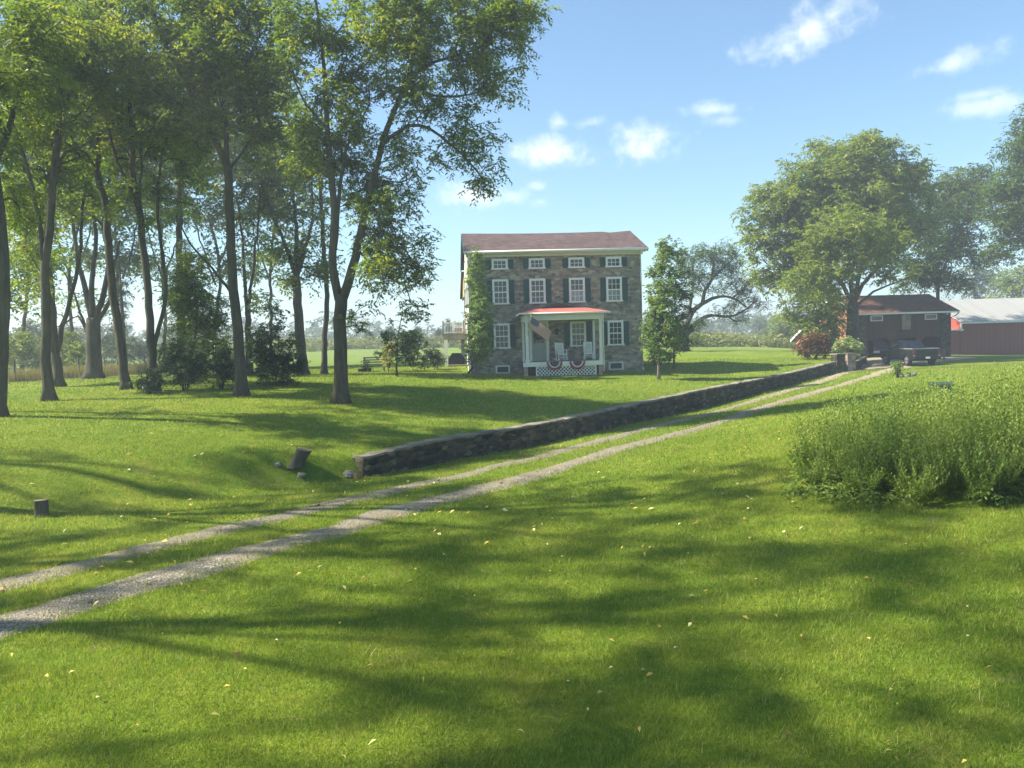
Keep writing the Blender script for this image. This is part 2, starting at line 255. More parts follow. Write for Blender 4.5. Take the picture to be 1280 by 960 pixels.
class MB:
    def __init__(s): s.v=[]; s.f=[]; s.mi=[]; s.sm=[]
    def add(s,v,f,mi=0,sm=False):
        o=len(s.v); s.v+=[tuple(map(float,q)) for q in v]
        for q in f: s.f.append([i+o for i in q]); s.mi.append(mi); s.sm.append(sm)
        return s
    def box(s,x0,x1,y0,y1,z0,z1,mi=0):
        v=[(x,y,z) for z in (z0,z1) for x,y in ((x0,y0),(x1,y0),(x1,y1),(x0,y1))]
        return s.add(v,[(3,2,1,0),(4,5,6,7),(0,1,5,4),(1,2,6,5),(2,3,7,6),(3,0,4,7)],mi)
    def bar(s,a,b,w,h=None,mi=0,up=(0,0,1)):
        h=h or w; a=np.array(a,float); b=np.array(b,float); d=b-a; d/=np.linalg.norm(d); u=np.array(up,float)
        if abs(d@u)>.95: u=np.array((1.,0,0))
        x=np.cross(d,u); x/=np.linalg.norm(x); y=np.cross(x,d)
        v=[c+x*i*w/2+y*j*h/2 for c in (a,b) for i,j in ((-1,-1),(1,-1),(1,1),(-1,1))]
        return s.add(v,[(3,2,1,0),(4,5,6,7),(0,1,5,4),(1,2,6,5),(2,3,7,6),(3,0,4,7)],mi)
    def tube(s,p,r,n=8,mi=0,cap=True):
        p=np.array(p,float); r=np.broadcast_to(np.asarray(r,float),(len(p),)); t=np.gradient(p,axis=0); t/=np.linalg.norm(t,axis=1)[:,None]+1e-9
        ref=np.array((1.,0,0)) if abs(t[0][2])>.7 else np.array((0,0,1.))
        an=np.arange(n)*2*math.pi/n; V=[]
        for i in range(len(p)):
            x=np.cross(t[i],ref); x/=np.linalg.norm(x)+1e-9; y=np.cross(t[i],x)
            V+=list(p[i]+r[i]*(np.cos(an)[:,None]*x+np.sin(an)[:,None]*y))
        f=[(i*n+j,i*n+(j+1)%n,(i+1)*n+(j+1)%n,(i+1)*n+j) for i in range(len(p)-1) for j in range(n)]
        s.add(V,f,mi,True)
        if cap: o=len(s.v)-len(V); s.f+=[[o+j for j in range(n)][::-1],[o+(len(p)-1)*n+j for j in range(n)]]; s.mi+=[mi,mi]; s.sm+=[False,False]
        return s
    def prism(s,poly,axis,a,b,mi=0,sm=False):   # poly in the two other axes (order x,y,z without axis)
        n=len(poly)
        def mk(q,c): q=list(q); q.insert(axis,c); return q
        v=[mk(q,a) for q in poly]+[mk(q,b) for q in poly]
        return s.add(v,[list(range(n)),list(range(n,2*n))[::-1]]+[(i,i+n,(i+1)%n+n,(i+1)%n) for i in range(n)],mi,sm)
    def lump(s,c,r,n=7,mi=0,rg=None):
        rg=rg or random; v=[]; m=5
        for i in range(1,m):
            th=math.pi*i/m
            for j in range(n):
                k=1+rg.uniform(-.22,.22); ph=2*math.pi*j/n+.3*i
                v.append((c[0]+r[0]*k*math.sin(th)*math.cos(ph),c[1]+r[1]*k*math.sin(th)*math.sin(ph),c[2]+r[2]*k*math.cos(th)))
        v+= [(c[0],c[1],c[2]+r[2]*.9),(c[0],c[1],c[2]-r[2])]
        f=[(i*n+j,(i+1)*n+j,(i+1)*n+(j+1)%n,i*n+(j+1)%n) for i in range(m-2) for j in range(n)]
        f+=[(len(v)-2,j,(j+1)%n) for j in range(n)]+[(len(v)-1,(m-2)*n+(j+1)%n,(m-2)*n+j) for j in range(n)]
        return s.add(v,f,mi)
    def build(s,name,m,parent=None,origin=(0,0,0)):
        o=np.array(origin,float); me=bpy.data.meshes.new(name); me.from_pydata([tuple(np.array(q)-o) for q in s.v],[],s.f)
        for k in (m if isinstance(m,(list,tuple)) else [m]): me.materials.append(k)
        me.polygons.foreach_set('material_index',s.mi); me.polygons.foreach_set('use_smooth',s.sm)
        import bmesh
        bm=bmesh.new(); bm.from_mesh(me); bmesh.ops.recalc_face_normals(bm,faces=bm.faces); bm.to_mesh(me); bm.free(); me.update()
        ob=bpy.data.objects.new(name,me); COL.objects.link(ob)
        if parent is not None: ob.parent=parent
        else: ob.location=o
        return ob
def tag(o,label=None,cat=None,group=None,kind=None):
    for k,v in (('label',label),('category',cat),('group',group),('kind',kind)):
        if v: o[k]=v
    return o
def thing(name,label,cat,loc=(0,0,0),rz=0,group=None):
    o=bpy.data.objects.new(name,None); o.empty_display_size=.3; COL.objects.link(o); o.location=tuple(map(float,loc)); o.rotation_euler=(0,0,rz)
    return tag(o,label,cat,group)
def copy_tree(o,parent=None):
    c=o.copy(); COL.objects.link(c)
    if parent is not None: c.parent=parent
    for ch in list(o.children): copy_tree(ch,c)
    return c
# ------------------------------------------------------------------ foliage
def unit(v): return v/(np.linalg.norm(v,axis=-1,keepdims=True)+1e-9)
def leaves(C,s=1.,fronds=16,leaflets=7,ll=.20,lw=.08,spread=.62,flen=.5,droop=.35,rg=R):
    """sprays of leaflets round the twig ends C -> verts, quads, tint"""
    K=len(C); n=K*fronds; az=rg.uniform(0,2*math.pi,n); el=rg.normal(-.05,.45,n)
    d=np.c_[np.cos(az)*np.cos(el),np.sin(az)*np.cos(el),np.sin(el)]
    c=np.repeat(C,fronds,0)+unit(rg.normal(size=(n,3)))*(rg.random(n)**.6*spread*s)[:,None]*np.array([1,1,.75])
    fl=flen*s*rg.uniform(.6,1.2,n); ct=np.repeat(rg.random(K),fronds)
    t=(np.arange(leaflets)+.6)/leaflets
    base=c[:,None]+d[:,None]*(fl[:,None]*t)[...,None]; base[...,2]-=droop*fl[:,None]*t**2
    base=base.reshape(-1,3); D=np.repeat(d,leaflets,0); m=len(base)
    side=unit(np.cross(D,[0,0,1.])); sg=np.where(np.tile(np.arange(leaflets),n)%2,1.,-1.)
    ld=unit(D*.75+side*sg[:,None]*.9+rg.normal(0,.3,(m,3))-np.array([0,0,.3]))
    wv=unit(np.cross(ld,unit(np.array([0,0,1.])+rg.normal(0,.55,(m,3)))))
    l=(ll*s*rg.uniform(.65,1.25,m))[:,None]; w=(lw*s*rg.uniform(.7,1.3,m))[:,None]
    V=np.stack([base,base+ld*l*.45+wv*w*.5,base+ld*l-np.array([0,0,1.])*l*.12,base+ld*l*.45-wv*w*.5],1).reshape(-1,3)
    tint=np.clip(np.repeat(ct,leaflets)*0+.5*np.repeat(ct,fronds*leaflets)[:m] if False else .55*np.repeat(ct,leaflets)+.45*rg.random(m),0,1)
    return V,np.arange(m*4).reshape(-1,4),np.repeat(tint,4)
def spline(p,step):
    p=np.array(p,float); n=len(p)
    if n==2: k=max(2,int(np.linalg.norm(p[1]-p[0])/step)+1); return p[0]+(p[1]-p[0])*np.linspace(0,1,k)[:,None]
    q=np.vstack([2*p[0]-p[1],p,2*p[-1]-p[-2]]); out=[]
    for i in range(1,n):
        k=max(2,int(np.linalg.norm(q[i+1]-q[i])/step)); t=np.linspace(0,1,k,endpoint=False)[:,None]
        a,b,c,d=q[i-1],q[i],q[i+1],q[i+2]; out.append(.5*(2*b+(c-a)*t+(2*a-5*b+4*c-d)*t*t+(3*b-a-3*c+d)*t**3))
    return np.vstack(out+[p[-1:]])
DENS=2.25
def tree(name,label,cat,base,stems,blobs,leaf='leafA',bark='bark',dens=1.5,lk=None,group=None,flare=1.8,parts=('trunk','crown'),sc=None,keep=.85,skip=0):
    """base (px,py,d); stems [(r0,r1,[(px,py,dd),..])]; blobs [(px,py,rx,ry,dd,k)] - built at its own distance d with real depth"""
    d=base[2]; b0=P(*base); b0[2]=gz(b0[0],b0[1]); o=b0; s=sc or max(.8,d/34); mb=MB(); nodes=[]; nr=[]
    for i,(r0,r1,pl) in enumerate(stems):
        pts=[P(q[0],q[1],d+(q[2] if len(q)>2 else 0)) for q in pl]
        if i==0: pts[0]=b0-np.array([0,0,.15])
        sp=spline(pts,.45); sp[1:-1]+=R.normal(0,.02*s,(len(sp)-2,3)); t=np.linspace(0,1,len(sp)); r=r0+(r1-r0)*t**.8
        if i==0 and flare>1: h=sp[:,2]-sp[0,2]; r=r*(1+(flare-1)*np.exp(-h/.35))
        mb.tube(sp,r*(.74 if r0>.1 else .9),10 if r0>.12 else 7); 
        m0=0 if i else int(len(sp)*.25); nodes+=list(sp[m0:]); nr+=list(r[m0:])
    C=[]
    for q in blobs:
        px,py,rx,ry=q[:4]; dd=q[4] if len(q)>4 else 0; k=q[5] if len(q)>5 else 1
        c=P(px,py,d+dd); mp=mpp(d+dd); a,bz=rx*mp,ry*mp; ad=min(a,bz)*1.05 if max(a,bz)/min(a,bz)<1.6 else math.sqrt(a*bz)
        n=max(3,int(DENS*dens*k*math.pi*a*bz/(s*s)))
        u=unit(R.normal(size=(n,3)))*(R.random(n)**.42)[:,None]
        C.append(c+np.c_[u[:,0]*a,u[:,1]*ad,u[:,2]*bz])
    C=np.vstack(C) if C else np.zeros((0,3)); C=C[C[:,2]>gz(b0[0],b0[1])+.25*s]
    NN=np.array(nodes); NR=list(nr); par=[-1]*len(nodes); base_n=len(nodes); paths=[]
    dist=np.array([np.min(np.linalg.norm(NN-c,axis=1)) for c in C]) if len(C) else []
    for k in np.argsort(dist):
        c=C[k]; v=NN-c; dn=np.linalg.norm(v,axis=1)+np.maximum(v[:,2],0)*.35; j=int(np.argmin(dn)); a=NN[j]; l=np.linalg.norm(c-a)
        if l<.15: continue
        mid=a+(c-a)*.5+np.array([0,0,.12*l])+R.normal(0,.09*l,3); pth=spline([a,mid,c],.6*s); ids=[j]
        for q in pth[1:]:
            ids.append(len(NR)); NN=np.vstack([NN,q]); NR.append(0); par.append(ids[-2])
        paths.append(ids)
    cnt=np.zeros(len(NR))
    for ids in paths: cnt[ids[-1]]+=1
    for i in range(len(NR)-1,base_n-1,-1):
        if par[i]>=0: cnt[par[i]]+=cnt[i]
    for i in range(base_n,len(NR)): NR[i]=.011*s*math.sqrt(max(cnt[i],1))+.004
    for ids in paths:
        r=[NR[i] for i in ids]; r[0]=min(r[0],r[1]*1.15); mb.tube(NN[ids],r,5,cap=False)
    T=thing(name,label,cat,o,0,group); mb.build(parts[0],M[bark],T,o)
    if len(C):
        kw=dict(s=s); kw.update(lk or {}); V,Q,ti=leaves(C[R.random(len(C))<keep+.15],**kw); npmesh(parts[1],V,Q,M[leaf],T,o,ti)
    return T
def shrub(name,label,base,rx,h,leaf='leafD',dens=3,group=None,lk=None,k=1,top=None,sc=None):
    """rx, h in photo pixels at that distance"""
    px,py,d=base; st=[]
    for i in range(6):
        a=random.uniform(-1,1); st.append((.03,.012,[(px+a*rx*.15,py,0),(px+a*rx*.45,py-h*.45,random.uniform(-.4,.4)),(px+a*rx*.75,py-h*.8,random.uniform(-.7,.7))]))
    bl=[(px,py-h*.52,rx*.95,h*.5,0,k)]+[(px+random.uniform(-.6,.6)*rx,py-h*random.uniform(.3,.85),rx*.38,h*.24,random.uniform(-.4,.4),k) for _ in range(5)]
    return tree(name,label,'sapling' if name=='sapling' else ('bush' if 'bush' in name else 'shrub'),base,st,bl,leaf,'bark',dens,dict(fronds=10,leaflets=6,ll=.19,lw=.105,spread=.4,flen=.36,**(lk or {})),group,1,('stems','foliage'),sc=sc or max(.6,d/60))
# ------------------------------------------------------------------ ground sheet
def axis(a,f0,f1,b,st):
    l=[f0]; s=st
    while l[0]>a: s*=1.12; l.insert(0,l[0]-s)
    m=list(np.arange(f0,f1,st)); r=[f1]; s=st
    while r[-1]<b: s*=1.12; r.append(r[-1]+s)
    return np.array(l[:-1]+m+r)
xs=axis(-420,-9,32,420,.17); ys=axis(-60,3,56,900,.18); GX,GY=np.meshgrid(xs,ys); GZ=ground(GX,GY)
rr=np.hypot(GX,GY); kf=sstep((rr-180)/150); GZ=GZ*(1-kf)+np.where(GX>20,1.6,3.1)*kf
nx,ny=len(xs),len(ys); ii=np.arange(nx*ny).reshape(ny,nx); Q=np.stack([ii[:-1,:-1],ii[:-1,1:],ii[1:,1:],ii[1:,:-1]],-1).reshape(-1,4)
tag(npmesh('ground',np.stack([GX,GY,GZ],-1).reshape(-1,3),Q,M['lawn'],smooth=True),kind='structure')
# ------------------------------------------------------------------ driveway: two gravel wheel tracks
farpx=[(0,733),(94,709),(187,688),(262,666),(337,649),(412,631),(480,616),(550,600),(600,589),(662,574),(737,555),(812,535),(880,519),(980,490),(1027,477),(1074,463.5),(1095,458.5)]
nearpx=[(0,784),(75,761),(150,739),(225,716),(300,697),(375,677),(450,654),(550,624),(600,612),(662,596),(737,573),(812,551),(880,534),(980,502),(1027,488),(1074,475),(1097,468),(1120,460.5)]
def trk(px):
    p=[onground(*q)[:2] for q in px]; p=np.array(p); a=p[0]-(p[2]-p[0])/np.linalg.norm(p[2]-p[0])*np.array([1,1])*4
    e=p[-1]+np.array([2.2,2.6]); p=np.vstack([a+(a-p[0])*1.5,a,p,e]); q=spline(np.c_[p,np.zeros(len(p))],.25)[:,:2]
    for _ in range(40): q[1:-1]=(q[:-2]+2*q[1:-1]+q[2:])/4
    return q
TR=[trk(farpx),trk(nearpx)]
dv,df=[],[]
for ti,(q,hw) in enumerate(zip(TR,(.31,.39))):
    t=unit(np.gradient(q,axis=0)); nrm=np.c_[-t[:,1],t[:,0]]; cols=9
    w0=hw*(.7+.7*vnoise(q[:,0],q[:,1],1.1,5+ti))+.14*vnoise(q[:,0],q[:,1],.25,9); w1=hw*(.7+.7*vnoise(q[:,0],q[:,1],1.3,15+ti))+.14*vnoise(q[:,0],q[:,1],.25,19)
    w0=w0+np.clip((q[:,1]-40)/20,0,1)*.25; w1=w1+np.clip((q[:,1]-40)/20,0,1)*.25
    o=sum(len(a) for a in dv); u=np.linspace(-1,1,cols)
    W=np.where(u[None]<0,u[None]*w0[:,None],u[None]*w1[:,None]); X=q[:,:1]+nrm[:,:1]*W; Y=q[:,1:]+nrm[:,1:]*W
    Z=ground(X,Y)+.028-.03*np.abs(u[None])**3; dv.append(np.stack([X,Y,Z],-1).reshape(-1,3))
    ii=o+np.arange(len(q)*cols).reshape(-1,cols); df.append(np.stack([ii[:-1,:-1],ii[:-1,1:],ii[1:,1:],ii[1:,:-1]],-1).reshape(-1,4))
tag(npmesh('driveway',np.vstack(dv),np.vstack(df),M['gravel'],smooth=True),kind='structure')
def trackdist(X,Y):
    out=np.full(X.shape,9.)
    for q,hw in zip(TR,(.31,.39)):
        for p in q[::2]:
            out=np.minimum(out,np.hypot(X-p[0],Y-p[1])-hw)
    return out
# turning court in front of the garage
cp=np.array([(31.6,55.0),(33.5,54.9),(36,56.2),(39.5,58.2),(43.5,61),(47.6,65),(48.0,69.6),(39.9,69.6),(36.0,63.0),(34.6,60.2),(32.2,57.4)]); ctr=cp.mean(0); V=[ctr]; Q=[]
ring=spline(np.c_[np.vstack([cp,cp[:1]]),np.zeros(len(cp)+1)],.5)[:-1,:2]; n=len(ring); V=[]
for k in range(1,9): V+=list(ctr+(ring-ctr)*k/8)
V=np.array(V); V=np.c_[V,ground(V[:,0],V[:,1])+.035]; Q=[(k*n+j,k*n+(j+1)%n,(k+1)*n+(j+1)%n,(k+1)*n+j) for k in range(7) for j in range(n)]
Q+=[(j,(j+1)%n,(j+2)%n,(j+2)%n) for j in range(0)]
ci=len(V); V=np.vstack([V,[ctr[0],ctr[1],gz(*ctr)+.035]]); Q+=[(ci,j,(j+1)%n,(j+1)%n) for j in range(n)]
mbx=MB(); mbx.add(V,[q[:3] if q[2]==q[3] else q for q in Q],0,True); tag(mbx.build('gravel_court',M['gravel']),kind='structure')
# ------------------------------------------------------------------ retaining wall and gate pillars
def stone_wall(label,bot,top,th,seed):
    """bot/top: base line (front face) and heights; thickness goes to the house side"""
    rg=np.random.default_rng(seed); o=np.array(bot[0],float); T=thing('stone_wall',label,'wall',o)
    B=spline(bot,.22); k=np.linspace(0,1,len(B)); tp=np.interp(np.linspace(0,1,len(B)),np.linspace(0,1,len(spline(np.c_[np.array(bot)[:,:2],top],.22))),spline(np.c_[np.array(bot)[:,:2],top],.22)[:,2])
    t=unit(np.gradient(B[:,:2],axis=0)); nr=np.c_[-t[:,1],t[:,0]]; n=len(B)
    prof=[(0,-.25),(0,.0),(0,.12),(0,.24),(0,.36),(0,.48),(0,.6),(0,.72),(0,.84),(0,1),(.5,1.02),(1,1),(1,.3),(1,-.25)]
    V=[]
    for i in range(n):
        g=gz(B[i,0]-nr[i,0]*.25,B[i,1]-nr[i,1]*.25)-.06; h=tp[i]-g+.012*(vnoise(np.array([B[i,0]*3]),np.array([B[i,1]*3]),1,seed)[0]-.5)
        for (u,w) in prof:
            jt=rg.normal(0,.014,3) if 0<=w<=1.02 else np.zeros(3)
            V.append((B[i,0]+nr[i,0]*u*th+jt[0],B[i,1]+nr[i,1]*u*th+jt[1],g+w*h+jt[2]*.6))
    m=len(prof); f=[(i*m+j,(i+1)*m+j,(i+1)*m+j+1,i*m+j+1) for i in range(n-1) for j in range(m-1)]
    b=MB(); body=[q for q in f if not (q[0]%m in (9,10))]; cp=[q for q in f if q[0]%m in (9,10)]
    b.add(V,body+[list(range(m))[::-1],list(range((n-1)*m,n*m))]); b.build('stonework',M['rubble'],T,o)
    c=MB(); V2=[]
    for i in range(n):
        for u,dz in ((-.03,-.03),(-.03,.035),(.5,.05),(1.03,.035),(1.03,-.03)):
            z=V[i*m+9][2]; jt=rg.normal(0,.008,3)
            V2.append((B[i,0]+nr[i,0]*u*th+jt[0],B[i,1]+nr[i,1]*u*th+jt[1],z+dz+jt[2]))
    c.add(V2,[(i*5+j,(i+1)*5+j,(i+1)*5+(j+1)%5,i*5+(j+1)%5) for i in range(n-1) for j in range(5)]+[list(range(5)),list(range((n-1)*5,n*5))[::-1]])
    c.build('coping',M['cope'],T,o); return T
stone_wall('long low dark fieldstone retaining wall beside the gravel driveway',WB,WT[:,2],.42,3)
b2=np.array([(28.9,52.7,0),(31.6,56.2,0),(34.6,60.3,0)]); b2[:,2]=[gz(x+.3,y-.3) for x,y,_ in b2]
stone_wall('short shaded stone wall between the sunny pillar and the pickup truck',b2,b2[:,2]+.62,.4,5)
def pillar(label,x,y,w,z1,m,name='stone_pillar'):
    z0=gz(x+.5,y-.5)-.25; o=(x,y,z0); T=thing(name,label,'pillar',o,.2); b=MB(); n=6
    for k in range(n):
        j=random.uniform(-.02,.02); za=(z1-z0)*k/n; zb=(z1-z0)*(k+1)/n-.004
        b.box(-w/2+j,w/2+j*.5,-w/2-j,w/2+j,za,zb)
    b.build('shaft',M[m],T); c=MB(); c.box(-w/2-.06,w/2+.06,-w/2-.06,w/2+.06,z1-z0,z1-z0+.07); c.build('capstone',M['cope'],T)
pillar('dark square stone pillar ending the long retaining wall',26.5,49.75,.62,1.62,'rubble')
pillar('sunlit tan stone gate pillar under the pale flowering bush',28.62,52.25,.68,1.56,'pillar')
for i,(dx,dy,r,mm,lb) in enumerate([(-.10,-.40,(.13,.10,.14),'orange_rock','ochre yellow stone leaning on the near end of the long wall'),(-.36,-.15,(.16,.14,.13),'rock','grey rounded stone fallen beside the near end of the long wall')]):
    x,y=WB[0][0]+dx,WB[0][1]+dy; z=gz(x,y)+r[2]*.7 if i<2 else WT[0][2]+.06
    if i==2: x+=.18; y+=.32
    tag(MB().lump((x,y,z),r).build('loose_stone',M[mm],None,(x,y,z)),lb,'stone')
# ------------------------------------------------------------------ farmhouse
HY=47.5; HX0,HX1=1.65,12.5; HB=55.5; EV=8.70; RY=51.5; RZ=10.4
HO=(7.0,HY,1.1); H=thing('stone_house','three storey fieldstone farmhouse with green shutters and a red roofed porch','house',HO)
b=MB()
b.box(HX0,HX1,HY,HY+.5,-.4+1.0-.6,EV); b.build('front_wall',M['wall_stone'],H,HO)
b=MB(); b.prism([(HY+.5,0),(HB,0),(HB,8.6),(RY,RZ-.16),(HY+.5,EV)],0,HX0,HX0+.4); b.build('gable_wall',M['stucco'],H,HO)
b=MB(); b.prism([(HY+.5,0),(HB,0),(HB,8.6),(RY,RZ-.16),(HY+.5,EV)],0,HX1-.4,HX1); b.build('gable_wall',M['wall_stone'],H,HO)
b=MB(); b.box(HX0+.4,HX1-.4,HB-.4,HB,0,8.6); b.build('rear_wall',M['wall_stone'],H,HO)
# roof with a slightly sagging ridge
xr=np.linspace(1.43,12.83,25); sag=.07*np.sin((xr-1.43)/11.4*math.pi)-.05*(xr>11)*(xr-12.8)
V=[];n=len(xr)
for x,s in zip(xr,sag):
    for y,z in ((HY-.42,8.72),(RY,RZ-s),(HB+.42,8.52),(HB+.42,8.40),(RY,RZ-.14-s),(HY-.42,8.60)): V.append((x,y,z))
f=[(i*6+j,(i+1)*6+j,(i+1)*6+(j+1)%6,i*6+(j+1)%6) for i in range(n-1) for j in range(6)]+[list(range(6)),list(range((n-1)*6,n*6))]
roof=MB().add(V,f).build('roof',M['roof'],H,HO)
for x in (1.40,12.80):
    b=MB(); b.prism([(HY-.40,8.72),(RY,RZ-.03),(HB+.40,8.52),(HB+.40,8.30),(RY,RZ-.25),(HY-.40,8.50)],0,x,x+.06); b.build('rake_board',M['shutter'],roof,HO)
MB().box(HX0-.1,HX1+.1,HY-.06,HY-.003,8.36,8.62).build('frieze_board',M['cream'],H,HO)
MB().box(HX0-.15,HX1+.25,HY-.36,HY-.064,8.50,8.58).build('soffit',M['cream'],H,HO)
MB().tube([(1.40,HY-.48,8.62),(12.85,HY-.48,8.64)],.075,8).build('gutter',M['white'],H,HO)
def spout(x,y,z0,z1,dx=0):
    b=MB(); b.tube([(x,HY-.48,8.58),(x,HY-.2,8.40),(x,y,8.25),(x,y,z0+.15),(x+dx,y-.25,z0)],.05,7); b.build('downspout',M['white'],H,HO)
spout(12.42,HY-.09,1.15,8.6); 
MB().tube([(1.72,HY-.48,8.58),(1.72,HY-.1,8.3),(1.72,HY-.09,1.9)],.055,7).build('downspout',M['white'],H,HO)
MB().tube([(1.72,HY-.09,1.9),(1.70,HY-.11,1.55),(1.45,HY-.2,1.28)],.07,7).build('downspout_boot',M['black'],H,HO)
def window(cx,z0,z1,w,rows,cols,kind='glass',sash=True,col='white',y=None,fr=.13):
    y=HY if y is None else y; x0,x1=cx-w/2,cx+w/2; b=MB()
    b.box(x0,x0+fr,y-.07,y-.002,z0,z1); b.box(x1-fr,x1,y-.07,y-.002,z0,z1)
    b.box(x0+fr,x1-fr,y-.07,y-.002,z1-fr,z1); b.box(x0-.05,x1+.05,y-.10,y-.003,z0-.003,z0+fr*.7)
    gx0,gx1,g0,g1=x0+fr,x1-fr,z0+fr*.7,z1-fr; mid=(g0+g1)/2
    if sash: b.box(gx0,gx1,y-.060,y-.003,mid-.035,mid+.035)
    for (a,c) in (((g0,mid-.035),(mid+.035,g1)) if sash else ((g0,g1),)):
        for i in range(1,cols): xx=gx0+(gx1-gx0)*i/cols; b.box(xx-.014,xx+.014,y-.045,y-.016,a,c)
        for i in range(1,rows): zz=a+(c-a)*i/rows; b.box(gx0,gx1,y-.043,y-.017,zz-.014,zz+.014)
    wd=b.build('window',M[col],H,HO)
    if sash:
        lo_='blind' if kind=='blind' else 'glass'
        MB().box(gx0,gx1,y-.03,y-.010,mid,g1).build('pane',M['glass' if kind!='allblind' else 'blind'],wd,HO); MB().box(gx0,gx1,y-.031,y-.011,g0,mid).build('pane',M[lo_],wd,HO)
    else: MB().box(gx0,gx1,y-.03,y-.010,g0,g1).build('pane',M['glass'],wd,HO)
def shutters(cx,z0,z1,w,sides=(-1,1)):
    for s in sides:
        xa=cx+s*(w/2+.03); xb=cx+s*(w/2+.36); x0,x1=min(xa,xb),max(xa,xb); b=MB(); b.box(x0,x1,HY-.05,HY-.004,z0,z1)
        for q in (x0,x1-.045): b.box(q,q+.045,HY-.068,HY-.051,z0,z1)
        k=int((z1-z0)/.075)
        for zz in [z0,z1-.07,(z0+z1)/2-.035]: b.box(x0+.046,x1-.046,HY-.068,HY-.051,zz,zz+.07)
        b.build('shutter',M['shutter'],H,HO)
for i,cx in enumerate((3.61,5.91,8.385,10.73)):
    window(cx,7.58,8.23,.99,2,3,sash=False); shutters(cx,7.60,8.19,.99)
    window(cx,5.44,6.98,1.0,2,3,'blind' if i>1 else ('glass','glass')[i%2]); shutters(cx,5.46,6.93,1.0)
    if i!=1: window(cx if i!=3 else 10.76,2.71,4.27,1.0,2,3,'glass'); shutters(cx if i!=3 else 10.76,2.73,4.20,1.0)
for cx,w in ((3.61,.9),(10.75,.94)):
    b=MB(); z0,z1=1.17,1.69; x0,x1=cx-w/2,cx+w/2
    b.box(x0,x0+.11,HY-.06,HY-.002,z0,z1); b.box(x1-.11,x1,HY-.06,HY-.002,z0,z1); b.box(x0+.11,x1-.11,HY-.06,HY-.002,z1-.1,z1); b.box(x0+.11,x1-.11,HY-.06,HY-.002,z0,z0+.08)
    bw=b.build('basement_window',M['cream'],H,HO); MB().box(x0+.11,x1-.11,HY-.03,HY-.01,z0+.08,z1-.1).build('pane',M['shutter'],bw,HO)
# front door
b=MB(); b.box(5.30,5.47,HY-.09,HY-.002,1.86,4.36); b.box(6.36,6.53,HY-.09,HY-.002,1.86,4.36); b.box(5.47,6.36,HY-.09,HY-.002,4.18,4.36); b.build('door_frame',M['white'],H,HO)
b=MB(); b.box(5.47,6.36,HY-.05,HY-.004,1.87,4.18); b.box(5.58,5.88,HY-.06,HY-.051,2.0,2.72); b.box(5.95,6.25,HY-.06,HY-.051,2.0,2.72); dr=b.build('door',M['greydoor'],H,HO)
b=MB()
for i in range(3):
    for j in range(3): b.box(5.57+i*.235,5.57+i*.235+.2,HY-.056,HY-.0515,2.98+j*.33,2.98+j*.33+.29)
b.build('door_pane',M['glass'],dr,HO); MB().lump((6.29,HY-.10,2.78),(.035,.04,.035)).build('door_handle',M['chrome'],dr,HO)
# porch
b=MB(); b.box(4.68,9.50,45.12,HY-.004,1.70,1.86); b.build('porch_deck',M['darkboard'],H,HO)
MB().box(4.64,9.54,45.06,45.115,1.60,1.865).build('porch_fascia',M['white'],H,HO)
for x in (4.93,9.36):
    b=MB(); b.box(x-.09,x+.09,45.2,45.38,1.864,4.32); b.box(x-.12,x+.12,45.17,45.41,1.866,2.0); b.box(x-.12,x+.12,45.17,45.41,4.2,4.318); b.build('porch_post',M['white'],H,HO)
for x in (4.93,9.36):
    b=MB(); b.box(x-.07,x+.07,HY-.16,HY-.01,1.864,4.32); b.build('porch_pilaster',M['white'],H,HO)
b=MB(); b.box(4.80,9.50,45.18,45.40,4.322,4.66); b.box(4.80,4.98,45.402,HY-.01,4.322,4.66); b.box(9.32,9.50,45.402,HY-.01,4.322,4.66); b.build('porch_beam',M['white'],H,HO)
MB().box(4.99,9.31,45.41,HY-.01,4.58,4.62).build('porch_ceiling',M['cream'],H,HO)
b=MB(); V=[(4.5,44.85,4.70),(9.86,44.85,4.70),(9.86,HY-.005,4.70),(4.5,HY-.005,4.70),(4.5,44.85,4.765),(9.86,44.85,4.765),(9.86,HY-.005,4.765),(4.5,HY-.005,4.765),(5.85,47.1,5.16),(8.5,47.1,5.16),(5.85,HY-.005,5.16),(8.5,HY-.005,5.16)]
b.add(V,[(0,3,2,1),(0,1,5,4),(1,2,6,5),(3,0,4,7),(4,5,9,8),(5,6,11,9),(7,4,8,10),(8,9,11,10)]); pr=b.build('porch_roof',M['porchroof'],H,HO)
b=MB(); b.prism([(6.05,5.165),(8.25,5.165),(7.13,5.42)],1,46.95,HY-.006); b.build('porch_roof_cap',M['roof'],pr,HO)
b=MB(); b.tube([(4.45,44.80,4.72),(9.9,44.80,4.70)],.06,7); b.build('porch_gutter',M['white'],H,HO)
b=MB(); b.tube([(9.44,44.84,4.66),(9.47,45.05,4.3),(9.47,45.03,1.2)],.04,7); b.build('downspout',M['white'],H,HO); MB().tube([(4.47,44.80,4.74),(4.28,44.78,4.60)],.05,7).build('gutter_end',M['white'],H,HO)
b=MB(); x0,x1,z0,z1=5.40,9.04,1.02,1.60
for x in (x0,x1-.08): b.box(x,x+.08,45.17,45.215,z0,z1-.002)
b.box(x0+.08,x1-.08,45.17,45.215,z1-.06,z1-.002)
st=.21; k=int((x1-x0+z1-z0)/st)+1
